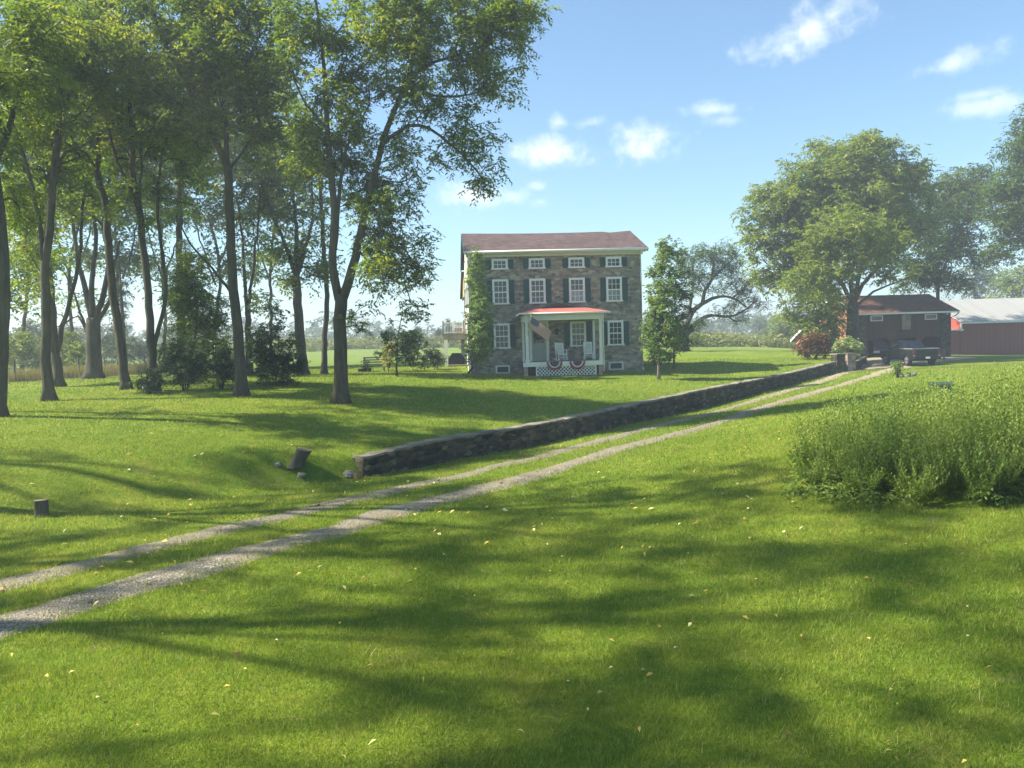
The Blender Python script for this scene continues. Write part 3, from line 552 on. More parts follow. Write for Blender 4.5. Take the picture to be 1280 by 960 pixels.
for i in range(k):
    for sg in (1,-1):
        c=x0-(z1-z0)+i*st if sg>0 else x0+i*st
        pa=(c,z0); pb=(c+sg*(z1-z0),z1)
        ts=[0,1]; dx=pb[0]-pa[0]; lo_,hi=0.,1.
        for lim,cmp in ((x0+.08,1),(x1-.08,-1)):
            tt=(lim-pa[0])/dx
            if (dx>0)==(cmp>0): lo_=max(lo_,tt)
            else: hi=min(hi,tt)
        if hi-lo_>.04:
            y=45.185 if sg>0 else 45.199
            b.bar((pa[0]+dx*lo_,y,z0+(z1-z0)*lo_),(pa[0]+dx*hi,y,z0+(z1-z0)*hi),.012,.042,up=(0,1,0)) if False else b.bar((pa[0]+dx*lo_,y,z0+(z1-z0)*lo_),(pa[0]+dx*hi,y,z0+(z1-z0)*hi),.05,.010,up=(0,1,0))
b.build('porch_lattice',M['white'],H,HO)
MB().box(4.75,9.4,45.6,45.64,.9,1.69).build('crawlspace_shade_sheet',M['dark'],H,HO)  # thin near-black sheet painting the shade under the porch behind the lattice
MB().box(4.70,4.92,45.15,45.45,.8,1.598).build('brick_pier',M['brick'],H,HO); MB().box(9.2,9.44,45.24,45.48,.8,1.598).build('brick_pier',M['brick'],H,HO)
b=MB(); b.box(7.0,7.06,HY-.16,HY-.004,3.55,3.62); b.prism([(6.95,3.5),(7.11,3.5),(7.15,3.78),(7.03,3.9),(6.91,3.78)],1,HY-.28,HY-.15); b.build('porch_lantern',M['black'],H,HO)
# rear wing and side details
b=MB(); b.box(1.75,8.5,HB+.004,61.6,0,6.8); b.build('rear_wing_wall',M['yellow'],H,HO)
b=MB(); b.prism([(HB+.45,8.3),(HB+.45,8.16),(61.9,6.68),(61.9,6.82)],0,1.44,8.8); b.build('rear_wing_roof',M['roof'],H,HO)
b=MB(); b.prism([(HB+.45,8.16),(61.9,6.68),(61.9,6.55),(HB+.45,6.55)],0,1.60,1.70); b.build('rear_wing_gable',M['yellow'],H,HO)
for yy in (50.0,53.2):
    for z0,z1 in ((2.7,4.25),(5.45,6.95)):
        b=MB(); b.box(HX0-.06,HX0-.002,yy-.5,yy+.5,z0,z1); w_=b.build('gable_window',M['white'],H,HO); MB().box(HX0-.068,HX0-.061,yy-.38,yy+.38,z0+.12,z1-.12).build('pane',M['glass'],w_,HO)
MB().box(HX0-.12,HX0-.004,HY+.9,HY+2.1,1.2,4.6).build('side_trim',M['cream'],H,HO)
# raised rear deck (its own thing beside the house)
gd=gz(.8,57); DO=(.8,57,gd); D=thing('raised_deck','raised timber deck with white balusters at the left rear corner of the house','deck',DO)
MB().box(.0,1.62,56.0,60.5,3.42,3.80).build('deck_frame',M['deckwood'],D,DO)
MB().box(-.06,1.62,55.94,60.5,3.803,3.85).build('deck_floor',M['deckwood'],D,DO)
for x,y in ((.17,56.15),(.17,60.3),(1.5,60.3)): MB().box(x-.13,x+.13,y-.13,y+.13,gd-.2,3.418).build('deck_post',M['white'],D,DO)
b=MB(); b.box(-.02,1.6,55.98,56.06,4.60,4.68); b.box(-.02,1.6,55.99,56.04,3.93,3.98); b.box(-.02,.06,56.061,60.5,4.60,4.68); b.box(-.01,.04,56.061,60.5,3.93,3.98); b.build('deck_rail',M['white'],D,DO)
b=MB()
for i in range(14): b.box(.08+i*.11,.115+i*.11,55.998,56.032,3.852,4.598)
for i in range(36): b.box(.0,.034,56.15+i*.12,56.185+i*.12,3.852,4.598)
b.build('baluster',M['white'],D,DO); tag(D.children[-1],kind='stuff') if False else None
for x in (.02,1.52): MB().box(x-.05,x+.05,55.95,56.05,3.852,4.80).build('newel',M['deckwood'],D,DO)
def potted(name,label,x,y,z,pr,ph,m,leaf,h,n=10):
    T=thing(name,label,'plant',(x,y,z)); b=MB(); an=[i*2*math.pi/12 for i in range(12)]
    V=[(pr*k*math.cos(a),pr*k*math.sin(a),zz) for k,zz in ((.72,0),(.9,ph*.5),(1,ph),(.85,ph),(.8,ph*.9)) for a in an]
    b.add(V,[(i*12+j,i*12+(j+1)%12,(i+1)*12+(j+1)%12,(i+1)*12+j) for i in range(4) for j in range(12)]+[list(range(12))[::-1],list(range(48,60))]); b.build('pot',M[m],T)
    C=np.c_[R.normal(0,pr*.6,n),R.normal(0,pr*.6,n),ph+.08+R.random(n)*h]; V,Q,ti=leaves(C,.7,8,6,.12,.05,.18,.3); npmesh('foliage',V,Q,M[leaf],T,None,ti)
potted('potted_plant','tall blue green plant in a blue glazed pot at the deck corner',.42,56.6,3.852,.3,.55,'bluepot','leafG',.55,14)
potted('potted_plant','bushy green plant in a pink terracotta pot on the deck near the wall',1.15,56.7,3.852,.27,.42,'terracotta','leafD',.4,10)
gx,gy=.93,58.2; gg=gz(gx,gy); T=thing('covered_grill','black covered barbecue grill standing under the raised deck','grill',(gx,gy,gg))
b=MB(); b.prism([(-.62,0),(.62,0),(.64,.48),(.34,.86),(-.30,.88),(-.60,.5)],1,-.3,.3); b.build('cover',M['black'],T)
MB().box(-.72,.72,-.5,.5,-.06,.02).build('paving_slab',M['cope'],T) if False else None
tag(MB().box(-.1,1.7,56.2,59.6,gg-.12,gg+.012).build('patio_slab',M['cope'],None,(.8,57.5,gg)),kind='structure')
# flag, bunting, wreath, rocking chairs
FO=(4.93,45.2,3.45); T=thing('porch_flag','striped red white and blue flag flying from the left porch post','flag',FO)
pt=np.array((5.16,44.55,4.58)); pb=np.array((4.93,45.16,3.45)); MB().tube([pb,pt],.014,6).build('flag_pole',M['white'],T,FO); MB().lump(pt+(0,0,.03),(.03,.03,.03)).build('finial',M['chrome'],T,FO)
nu,nv=20,13; V=[]
for j in range(nv+1):
    for i in range(nu+1):
        u,v=i/nu,j/nv; h=pt+(pb-pt)*(.03+.56*v)
        V.append(h+np.array((1.14*u-.10*u*v,-.30*u+.07*math.sin(7*u+2.2*v)*(.3+u),-1.02*u**1.15+.10*u*(1-v)-.03*math.sin(6*u)+.16*u*u*v*1.0)))
f=[];mi=[]
b=MB(); b.add(V,[],0)
for j in range(nv):
    for i in range(nu):
        b.f.append([j*(nu+1)+i,j*(nu+1)+i+1,(j+1)*(nu+1)+i+1,(j+1)*(nu+1)+i]); b.mi.append(2 if (i<8 and j<7) else (0 if j%2==0 else 1)); b.sm.append(True)
VV=np.array(V).reshape(nv+1,nu+1,3)
for j in range(9):
    for i in range(6 if j%2==0 else 5):
        u=(.6+i*1.3+(.65 if j%2 else 0)); v=(.5+j*.72); i0,j0=int(u),int(v); p=VV[min(j0,6),min(i0,7)]+(VV[min(j0,6),min(i0,7)+1]-VV[min(j0,6),min(i0,7)])*(u-i0)+(VV[min(j0,6)+1,min(i0,7)]-VV[min(j0,6),min(i0,7)])*(v-j0)
        for yo in (-.008,.008):
            pts=[]
            for k in range(10):
                a=math.pi/2+k*math.pi/5; rr_=.022 if k%2==0 else .009; pts.append((p[0]+rr_*math.cos(a),p[1]+yo,p[2]+rr_*math.sin(a)))
            b.add(pts,[list(range(10))],1)
b.build('flag_cloth',[M['red'],M['wcloth'],M['navy']],T,FO)
def bunting(label,cx):
    o=(cx,45.04,1.86); b=MB(); rings=[0,.13,.26,.37,.47]; n=32
    for k in range(4):
        V=[]
        for r in (rings[k],rings[k+1]):
            for i in range(n+1):
                a=math.pi+math.pi*i/n; V.append((cx+r*math.cos(a),45.045-(.018+.05*r)*(1+(1 if i%2 else -1)),1.86+r*1.02*math.sin(a)))
        b.add(V,[(i,i+1,n+2+i,n+1+i) for i in range(n)],(0,2,1,0)[k])
    for i in range(9):
        a=math.pi*1.1+i*math.pi*.1; pts=[(cx+.15*math.cos(a)+(.02 if k%2==0 else .008)*math.cos(math.pi/2+k*math.pi/5),45.035-.04,1.86+.15*math.sin(a)+(.02 if k%2==0 else .008)*math.sin(math.pi/2+k*math.pi/5)) for k in range(10)]; b.add(pts,[list(range(10))],1)
    tag(b.build('bunting_fan',[M['red'],M['wcloth'],M['navy']],None,o),label,'bunting','bunting fans on the porch edge')
bunting('pleated patriotic bunting fan on porch edge in front of the left rocking chair',6.50); bunting('pleated patriotic bunting fan on porch edge nearer the right porch post',7.87)
b=MB()
for k in range(28):
    a=k*2*math.pi/28; b.lump((5.92+.24*math.cos(a),HY-.11+random.uniform(-.02,.02),3.5+.24*math.sin(a)),(.075,.05,.075),5)
b2m=b.build('door_wreath',M['leafD'],None,(5.92,HY-.11,3.5)); tag(b2m,'dark green round wreath hanging on the grey front door','wreath')
def rocker(label,x,y,rz):
    T=thing('rocking_chair',label,'chair',(x,y,1.862),rz,'white rocking chairs on the porch'); W='white'
    b=MB(); [b.box(-.25,.25,-.25+i*.1,-.16+i*.1,.42,.45) for i in range(5)]; b.build('seat',M[W],T)
    b=MB(); 
    for i in range(6): b.bar((-.20+i*.08,.23,.45),(-.20+i*.08,.40,1.06),.055,.016,up=(0,1,0))
    b.bar((-.27,.41,1.06),(.27,.41,1.06),.03,.11); b.bar((-.25,.29,.62),(.25,.29,.62),.03,.06); b.build('backrest',M[W],T)
    for s in (-1,1):
        b=MB(); b.bar((s*.27,-.24,.08),(s*.27,-.24,.66),.045); b.build('leg',M[W],T)
        b=MB(); b.bar((s*.25,.22,.08),(s*.25,.41,1.10),.045); b.build('leg',M[W],T)
        b=MB(); b.bar((s*.28,-.32,.675),(s*.27,.30,.675),.085,.025); b.build('arm',M[W],T)
        p=[(s*.26,-.45+i*.1,.045+.10*((i-4.6)/5.5)**2) for i in range(11)]; b=MB(); [b.bar(p[i],p[i+1],.035,.05) for i in range(10)]; b.build('runner',M[W],T)
    for q in (((-.27,-.24,.20),(.27,-.24,.20),.022),((-.27,-.24,.31),(.27,-.24,.31),.022),((-.26,.22,.25),(.26,.22,.25),.022),((-.25,-.25,.40),(.25,-.25,.40),.02,.06)): MB().bar(*q).build('stretcher',M[W],T)
rocker('white rocking chair nearer the front door, turned slightly right',7.12,46.35,.18); rocker('white rocking chair beneath the porch window near the right post',8.80,46.3,-.06)
# ------------------------------------------------------------------ bank barn garage
GO=(44,70,0); G=thing('barn_garage','brown board barn garage with stone piers and three dark carport bays','garage',GO)
gx0,gx1,gy,gb=39.3,48.62,70.0,83.0
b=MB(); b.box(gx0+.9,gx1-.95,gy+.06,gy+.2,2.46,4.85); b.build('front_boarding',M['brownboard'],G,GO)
for x0,x1 in ((gx0,gx0+.898),(gx1-.948,gx1)): MB().box(x0,x1,gy,gy+.9,-.6,4.83).build('stone_pier',M['rubble'],G,GO)
for x in (42.7,45.48): MB().box(x-.18,x+.18,gy+.05,gy+.4,-.5,2.455).build('bay_post',M['brownboard'],G,GO)
b=MB()
for x in (40.2,42.52,42.88,45.3,45.66,47.67):
    s=1 if x in (40.2,42.88,45.66) else -1; b=MB(); b.prism([(x,2.456),(x+s*.34,2.456),(x,2.12)],1,gy+.065,gy+.19); b.build('bay_bracket',M['brownboard'],G,GO)
b=MB(); b.box(gx0+.1,gx1-.1,gy+7,gy+7.2,-.5,4.6); b.box(gx0+.42,gx1-.42,gy+.25,gy+7,2.465,2.6); b.build('bay_interior_painted_shade',M['dark'],G,GO)  # bay back wall and ceiling, their shade painted in as near-black colour
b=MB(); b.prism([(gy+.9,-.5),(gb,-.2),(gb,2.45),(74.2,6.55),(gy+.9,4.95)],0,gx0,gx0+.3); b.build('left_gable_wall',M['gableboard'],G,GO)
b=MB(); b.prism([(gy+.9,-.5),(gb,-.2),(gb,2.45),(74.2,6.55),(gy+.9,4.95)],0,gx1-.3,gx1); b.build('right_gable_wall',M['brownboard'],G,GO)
b=MB(); b.prism([(gy-.45,4.78),(gy-.45,4.90),(74.2,6.78),(gb+.5,2.42),(gb+.5,2.28),(74.2,6.62)],0,gx0-.35,gx1+.6); b.build('garage_roof',M['garageroof'],G,GO)
b=MB(); b.prism([(gy-.47,4.74),(gy-.47,4.93),(74.2,6.80),(gb+.52,2.45),(gb+.52,2.24),(74.2,6.58)],0,gx0-.42,gx0-.352); b.build('rake_board',M['white'],G,GO)
MB().box(gx0-.3,gx1+.55,gy-.53,gy-.46,4.72,4.88).build('garage_gutter',M['white'],G,GO)
b=MB(); b.tube([(gx1+.5,gy-.5,4.72),(gx1+.3,gy-.3,4.45),(gx1+.06,gy+.1,4.3),(gx1+.06,gy+.1,.1)],.05,6); b.build('downspout',M['black'],G,GO)
for x0,x1 in ((40.55,41.8),(46.02,47.25)):
    b=MB(); z0,z1=4.12,4.66; y=gy+.055
    b.box(x0,x0+.1,y-.06,y,z0,z1); b.box(x1-.1,x1,y-.06,y,z0,z1); b.box(x0+.1,x1-.1,y-.06,y,z1-.08,z1); b.box(x0+.1,x1-.1,y-.06,y,z0,z0+.08); w_=b.build('window',M['cream'],G,GO); MB().box(x0+.1,x1-.1,y-.03,y-.004,z0+.08,z1-.08).build('pane',M['glass'],w_,GO)
b=MB(); b.box(43.70,44.58,gy-.0,gy+.055,3.22,4.66); dd=b.build('loft_door',M['oldwood'],G,GO); MB().box(44.12,44.55,gy-.012,gy-.003,4.14,4.62).build('pane',M['glass'],dd,GO)
MB().box(43.45,44.75,gy-.25,gy+.055,3.08,3.17).build('loft_sill',M['brownboard'],G,GO)
MB().lump((48.2,gy-.1,4.60),(.14,.1,.07)).build('flood_lamp',M['white'],G,GO)
# ------------------------------------------------------------------ long shed
BO=(60,82,-.1); B=thing('long_shed','long brown metal barn with a pale grey roof','barn',BO)
bx0,bx1=58.2,86; MB().box(bx0,bx1,82,82.2,-.8,3.95).build('front_wall',M['barnbrown'],B,BO)
b=MB(); b.prism([(82.2,-.8),(94,-.8),(94,3.9),(88,6.55),(82.2,3.95)],0,bx0,bx0+.2); b.build('end_wall',M['barnred'],B,BO)
b=MB(); b.prism([(81.6,3.82),(81.6,3.94),(88,6.74),(94.4,3.94),(94.4,3.82),(88,6.60)],0,bx0-.25,bx1+.3); b.build('shed_roof',M['barnroof'],B,BO)
MB().box(bx0-.2,bx1+.3,81.48,81.595,3.72,3.92).build('shed_gutter',M['white'],B,BO)
MB().box(bx0-.06,bx0+.1,81.93,81.997,2.9,3.9).build('corner_trim',M['white'],B,BO)
MB().box(49.5,bx0-.004,82.05,82.2,-.8,3.10).build('lean_to_wall',M['barnbrown'],B,BO)
b=MB(); b.prism([(81.7,3.02),(81.7,3.12),(93,3.62),(93,3.5)],0,49.3,bx0-.006); b.build('lean_to_roof',M['barnroof'],B,BO)
MB().box(49.3,bx0+.05,81.6,81.695,2.98,3.14).build('lean_to_gutter',M['white'],B,BO)
# ------------------------------------------------------------------ vehicles
def wheel(T,x,y,r=.39,w=.26):
    t=MB(); s=1 if y>0 else -1; t.tube([(x,y-w/2,r),(x,y-w/2+.03,r),(x,y+w/2-.03,r),(x,y+w/2,r)],[r*.93,r,r,r*.93],24); wo=t.build('wheel',M['tarmac'],T)
    c=MB(); yo=y+s*(w/2+.004); n=24; c.tube([(x,yo-s*.03,r),(x,yo,r)],[r*.62,r*.6],n); c.build('rim',M['metalgrey'],wo)
    h=MB(); 
    for k in range(6):
        a=k*math.pi/3; h.bar((x+.04*math.cos(a),yo+s*.012,r+.04*math.sin(a)),(x+r*.55*math.cos(a),yo+s*.012,r+r*.55*math.sin(a)),.05,.02,up=(0,1,0))
    h.build('hub',M['chrome'],wo)
def loft(T,name,secs,m):
    """secs: list of (x,[(y,z)...]) cross sections of equal length"""
    b=MB(); n=len(secs[0][1]); V=[(x,y,z) for x,q in secs for y,z in q]
    b.add(V,[(i*n+j,(i+1)*n+j,(i+1)*n+(j+1)%n,i*n+(j+1)%n) for i in range(len(secs)-1) for j in range(n)]+[list(range(n)),list(range((len(secs)-1)*n,len(secs)*n))]); return b.build(name,m,T)
def side(poly,w,T,name,m,inset=.06):
    b=MB(); n=len(poly); c=np.mean(poly,0)
    V=[(x,-w+inset,z) for x,z in poly]+[(x,-w,z) for x,z in (np.array(poly)-c)*.985+c]+[(x,w,z) for x,z in (np.array(poly)-c)*.985+c]+[(x,w-inset,z) for x,z in poly]
    V=[(x,-w+inset*(0 if 0 else 0),z) for x,z in poly]+[(x,w,z) for x,z in poly]
    b.add(V,[list(range(n)),list(range(n,2*n))[::-1]]+[(i,i+n,(i+1)%n+n,(i+1)%n) for i in range(n)]); o=b.build(name,m,T)
    mo=o.modifiers.new('bevel','BEVEL'); mo.width=inset; mo.segments=3; mo.limit_method='ANGLE'; return o
def arch(cx,r,n=9): return [(cx+r*math.cos(a),.36+r*math.sin(a)) for a in np.linspace(math.pi,0,n)]
def pickup(x,y,rz):
    z=gz(x,y)+.04; T=thing('pickup_truck','dark four door pickup truck parked tail towards the drive before the carport','truck',(x,y,z),rz)
    prof=[(-2.85,.55),(-2.35,.45)]+arch(-1.75,.50)+[(-.9,.42),(1.2,.42)]+arch(1.85,.50)+[(2.6,.45),(2.9,.6),(2.92,1.02),(2.75,1.12),(1.15,1.20),(1.0,1.22),(-.55,1.24),(-.6,1.22),(-2.85,1.24)]
    side(prof,.98,T,'body',M['truck'],.05)
    MB().box(-2.70,-.70,-.80,.80,1.236,1.246).build('cargo_bed',M['dark'],T)
    b=MB(); b.prism([(-2.72,1.235),(-2.72,1.30),(-.62,1.30),(-.62,1.235)],1,-.96,-.85); b.prism([(-2.72,1.235),(-2.72,1.30),(-.62,1.30),(-.62,1.235)],1,.85,.96); b.box(-2.86,-2.76,-.84,.84,1.235,1.30); b.build('bed_rail',M['metalgrey'],T)
    cab=[(.98,[(-.92,1.2),(-.80,1.22),(.80,1.22),(.92,1.2)])]
    b=MB(); lowr=[(-.62,-.93,1.22),(1.15,-.93,1.2),(1.15,.93,1.2),(-.62,.93,1.22)]; upr=[(-.42,-.72,1.86),(.32,-.72,1.86),(.32,.72,1.86),(-.42,.72,1.86)]
    b.add(lowr+upr,[(3,2,1,0),(4,5,6,7),(0,1,5,4),(1,2,6,5),(2,3,7,6),(3,0,4,7)]); c=b.build('cab',M['truck'],T); mo=c.modifiers.new('bevel','BEVEL'); mo.width=.06; mo.segments=3
    def glass(a,bq,cq,dq,n):
        q=[np.array(k) for k in (a,bq,cq,dq)]; ce=sum(q)/4; nm=np.cross(q[1]-q[0],q[3]-q[0]); nm/=np.linalg.norm(nm); s=1 if nm@(ce-np.array((.2,0,1.4)))>0 else -1
        V=[ce+(k-ce)*.86+nm*s*.012 for k in q]+[ce+(k-ce)*.86-nm*s*.02 for k in q]; MB().add(V,[(0,1,2,3),(7,6,5,4),(0,4,5,1),(1,5,6,2),(2,6,7,3),(3,7,4,0)]).build(n,M['glass'],T)
    L_,U_=lowr,upr; glass(L_[0],L_[3],U_[3],U_[0],'rear_window'); glass(L_[1],L_[2],U_[2],U_[1],'windscreen')
    for s in (0,3):
        a,bq=np.array(L_[s]),np.array(L_[1 if s==0 else 2]); c,dq=np.array(U_[1 if s==0 else 2]),np.array(U_[s])
        ml,mu=(a+(bq-a)*.47),(dq+(c-dq)*.5); glass(a,ml,mu,dq,'side_window'); glass(ml,bq,c,mu,'side_window')
    b=MB(); b.box(-2.875,-2.852,-.72,.72,.72,1.18); b.box(-2.89,-2.876,-.2,.2,1.03,1.10); b.build('tailgate',M['truck'],T)
    for s in (-1,1): MB().box(-2.885,-2.80,s*.88-.09,s*.88+.09,.80,1.16).build('tail_lamp',M['lamp'],T); MB().box(-2.884,-2.81,s*.88-.085,s*.88+.085,.72,.795).build('reverse_lamp',M['metalgrey'],T); MB().box(.95,1.12,s*1.06-.12,s*1.06+.12,1.2,1.38).build('mirror',M['truck'],T)
    b=MB(); b.box(-3.02,-2.88,-.95,.95,.50,.70); b.build('bumper',M['black'],T); MB().box(-3.03,-3.021,-.16,.16,.54,.68).build('number_plate',M['white'],T)
    for xx in (-1.75,1.85):
        for s in (-1,1): wheel(T,xx,s*.86)
    for s in (-1,1): MB().box(2.84,2.93,s*.78-.14,s*.78+.14,.86,1.04).build('headlamp',M['white'],T)
    return T
q_=P(1159,455,56); pickup(q_[0]+2.9*math.sin(rad(8)),q_[1]+2.9*math.cos(rad(8)),rad(82))
def suv(x,y,rz):
    z=gz(x,y)+.03; T=thing('parked_car','dark car parked inside the left carport bay','car',(x,y,z),rz)
    side([(-2.2,.5),(-1.9,.40)]+arch(-1.35,.42)+[(-.8,.38),(.8,.38)]+arch(1.4,.42)+[(2.1,.42),(2.25,.6),(2.2,.9),(1.2,1.02),(-2.1,1.05),(-2.22,.9)],.9,T,'body',M['truck'],.06)
    b=MB(); lowr=[(-2.1,-.86,1.04),(1.25,-.86,1.01),(1.25,.86,1.01),(-2.1,.86,1.04)]; upr=[(-1.75,-.64,1.66),(.45,-.64,1.66),(.45,.64,1.66),(-1.75,.64,1.66)]
    b.add(lowr+upr,[(3,2,1,0),(4,5,6,7),(0,1,5,4),(1,2,6,5),(2,3,7,6),(3,0,4,7)]); c=b.build('cabin',M['truck'],T); mo=c.modifiers.new('bevel','BEVEL'); mo.width=.05; mo.segments=2
    V=[(-2.075,-.66,1.12),(-2.075,.66,1.12),(-1.86,.54,1.55),(-1.86,-.54,1.55)]; V2=[(a-.03,q,w) for a,q,w in V]; MB().add(V+V2,[(0,1,2,3),(7,6,5,4),(0,4,5,1),(1,5,6,2),(2,6,7,3),(3,7,4,0)]).build('rear_window',M['glass'],T)
    for s in (-1,1): MB().box(-2.24,-2.17,s*.76-.1,s*.76+.1,.72,.98).build('tail_lamp',M['lamp'],T)
    MB().box(-2.28,-2.2,-.85,.85,.42,.62).build('bumper',M['metalgrey'],T)
    for xx in (-1.35,1.4):
        for s in (-1,1): wheel(T,xx,s*.78,.34,.22)
suv(41.6,72.4,rad(94))
# ------------------------------------------------------------------ small garden objects
def stump(label,px,py,d,r,h,tilt=0,name='tree_stump',az=0):
    p=onground(px,py); p[2]-=.05; T=thing(name,label,'stump',p); b=MB(); n=14; V=[]
    for k,z in enumerate((0,.06,.3*h,.65*h,h)):
        for j in range(n):
            a=2*math.pi*j/n; rr_=r*(1.35 if k==0 else 1.12 if k==1 else 1)*(1+.08*math.sin(3*a+1)+random.uniform(-.03,.03)); V.append((rr_*math.cos(a)+tilt*z,rr_*math.sin(a),z-tilt*.35*rr_*math.cos(a)*(k==4)))
    b.add(V,[(i*n+j,i*n+(j+1)%n,(i+1)*n+(j+1)%n,(i+1)*n+j) for i in range(4) for j in range(n)],0,True); b.build('stump_bark',M['bark'],T)
    top=[(v[0],v[1],v[2]+.004) for v in V[-n:]]; MB().add(top,[list(range(n))]).build('cut_face',M['stumpend'],T); return p
stump('short upright grey tree stump on the lawn at the left',52,646,14,.125,.38)
p=stump('leaning cut log stump with a flat top near the wall end',368,584,19.5,.2,.44,.6)
for i,(dx,dy,r,lb) in enumerate([(-.38,-.15,.09,'small pale stone left of the leaning stump'),(.22,-.3,.10,'pale stone at the foot of the leaning stump')]):
    x,y=p[0]+dx,p[1]+dy; z=gz(x,y)+.04; tag(MB().lump((x,y,z),(r*1.3,r,r*.8)).build('loose_stone',M['rock'],None,(x,y,z)),lb,'stone')
x,y,_=P(1176,492,27); z=gz(x,y); T=thing('utility_box','green metal utility cabinet standing behind the tall weeds','utility box',(x,y,z),-rad(30))
zt=P(1176,480,27)[2]-z; MB().box(-.36,.36,-.25,.25,-.1,zt-.06).build('cabinet',M['greenbox'],T); b=MB(); b.prism([(-.29,zt-.058),(.29,zt-.058),(.29,zt+.06),(-.29,zt+.01)],0,-.38,.38); b.build('lid',M['greenbox'],T); MB().box(.08,.2,-.258,-.252,zt-.26,zt-.17).build('notice',M['wcloth'],T)
x,y,_=P(1180,452,63); z=gz(x,y); tag(MB().box(x-.07,x+.07,y-.05,y+.05,z-.2,z+.98).build('marker_post',M['cope'],None,(x,y,z)),'pale grey marker post at the right stone pier','post')
x,y,_=P(1131,471,40); z=gz(x,y)
for i in range(7):
    a=i*.9; xx,yy=x+.10+.42*math.cos(a)*1.0,y+.3*math.sin(a); zz=gz(xx,yy)+.07
    tag(MB().lump((xx,yy,zz),(.13,.11,.12)).build('ring_stone',M['rock'],None,(xx,yy,zz)),'grey stone in the ring around the staked sapling','stone','stones ringing the sapling by the drive')
# wooden bench and planter on the back lawn
x,y,_=P(468,460,50); z=gz(x,y); T=thing('wooden_bench','weathered wooden slatted garden bench left of the flowering shrub','bench',(x,y,z),.05)
for sx in (-.62,.62):
    MB().box(sx-.05,sx+.05,.25,.35,-.05,.92).build('leg',M['oldwood'],T); MB().box(sx-.05,sx+.05,-.3,-.2,-.05,.45).build('leg',M['oldwood'],T); MB().box(sx-.045,sx+.045,-.34,.248,.60,.65).build('arm',M['oldwood'],T)
b=MB(); [b.box(-.72,.72,-.3+i*.13,-.2+i*.13,.452,.49) for i in range(4)]; b.build('seat',M['oldwood'],T); b=MB(); [b.box(-.72,.72,.21,.248,.55+i*.15,.64+i*.15) for i in range(3)]; b.build('backrest',M['oldwood'],T)
xx,yy,_=P(457,461,49.5); zz=gz(xx,yy); T=thing('trough_planter','low dark trough planter with a leafy plant beside the bench','planter',(xx,yy,zz))
MB().box(-.45,.35,-.2,.2,0,.22).build('trough',M['black'],T); C=np.c_[R.normal(0,.15,10),R.normal(0,.1,10),.25+R.random(10)*.4]; V,Q,ti=leaves(C,.8,8,6,.12,.06,.16,.25); npmesh('foliage',V,Q,M['leafD'],T,None,ti)
x,y,_=P(509,458,56); z=gz(x,y); zt=P(509,427,56)[2]; T=thing('patio_umbrella','dark open patio umbrella behind the dark round bush','umbrella',(x,y,z))
MB().tube([(0,0,0),(0,0,zt-z)],.03,8).build('pole',M['metalgrey'],T); b=MB(); n=8; rg_=1.05; V=[(rg_*math.cos(i*math.pi/4),rg_*math.sin(i*math.pi/4),zt-z-.20) for i in range(n)]+[(rg_*.5*math.cos(i*math.pi/4),rg_*.5*math.sin(i*math.pi/4),zt-z-.04) for i in range(n)]+[(0,0,zt-z+.06)]+[(rg_*math.cos(i*math.pi/4),rg_*math.sin(i*math.pi/4),zt-z-.30) for i in range(n)]
b.add(V,[(i,(i+1)%n,n+(i+1)%n,n+i) for i in range(n)]+[(n+i,n+(i+1)%n,2*n) for i in range(n)]+[(i,(i+1)%n,2*n+1+(i+1)%n,2*n+1+i) for i in range(n)]); b.build('canopy',M['umbrella'],T)
# wire fence on the left
fp=[(-60,492,43),(19,477.5,45),(99.5,469,49),(132,465,53),(182,461,57),(240,457,62),(300,453,68)]
fpt=[P(*q) for q in fp]; 
for q in fpt: q[2]=gz(q[0],q[1])
o=fpt[0]; T=thing('wire_fence','thin wire fence on dark posts along the left field edge','fence',o)
for q in fpt: MB().tube([q-(0,0,.2),q+(random.uniform(-.05,.05),0,1.30)],.055,7).build('post',M['bark'],T,o)
b=MB()
for a,c in zip(fpt[:-1],fpt[1:]):
    for h in (.35,.7,1.05,1.25): b.tube([a+(0,0,h),c+(0,0,h)],.008,4)
b.build('wire',M['metalgrey'],T,o)
# ------------------------------------------------------------------ grove on the left
GR='tall trees of the grove left of the house'
tree('grove_tree','dark trunk cut by the left edge of the photo','tree',(-3,520,24),[(.28,.2,[(-3,520),(2,440),(4,370),(3,300),(-6,230),(-14,150),(-20,60)]),(.15,.06,[(-6,230),(-30,170),(-45,110)]),(.14,.06,[(-8,215),(15,150),(30,80),(45,10)])],
  [(-40,150,70,80,0),(10,90,60,60,-1),(40,30,60,50,0),(15,250,25,40,1,.7)],'leafA',group=GR,dens=1.7)
tree('grove_tree','straight dark trunk forking high, second tree in from the left edge','tree',(62,501,30),[(.27,.17,[(62,501),(58,450),(58,400),(56,330),(62,290),(65,250),(68,210),(73,170)]),(.13,.05,[(73,170),(76,110),(72,50),(70,-30)]),(.15,.05,[(56,330),(47,270),(36,215),(20,165),(4,120)]),(.09,.04,[(67,215),(82,190),(98,186),(115,175)])],
  [(60,110,75,70,0),(15,170,50,50,1),(95,60,60,60,-1),(30,260,35,40,1,.8),(50,30,70,50,0),(85,200,40,45,1,.7),(40,330,30,40,2,.6)],'leafA',group=GR,dens=1.8)
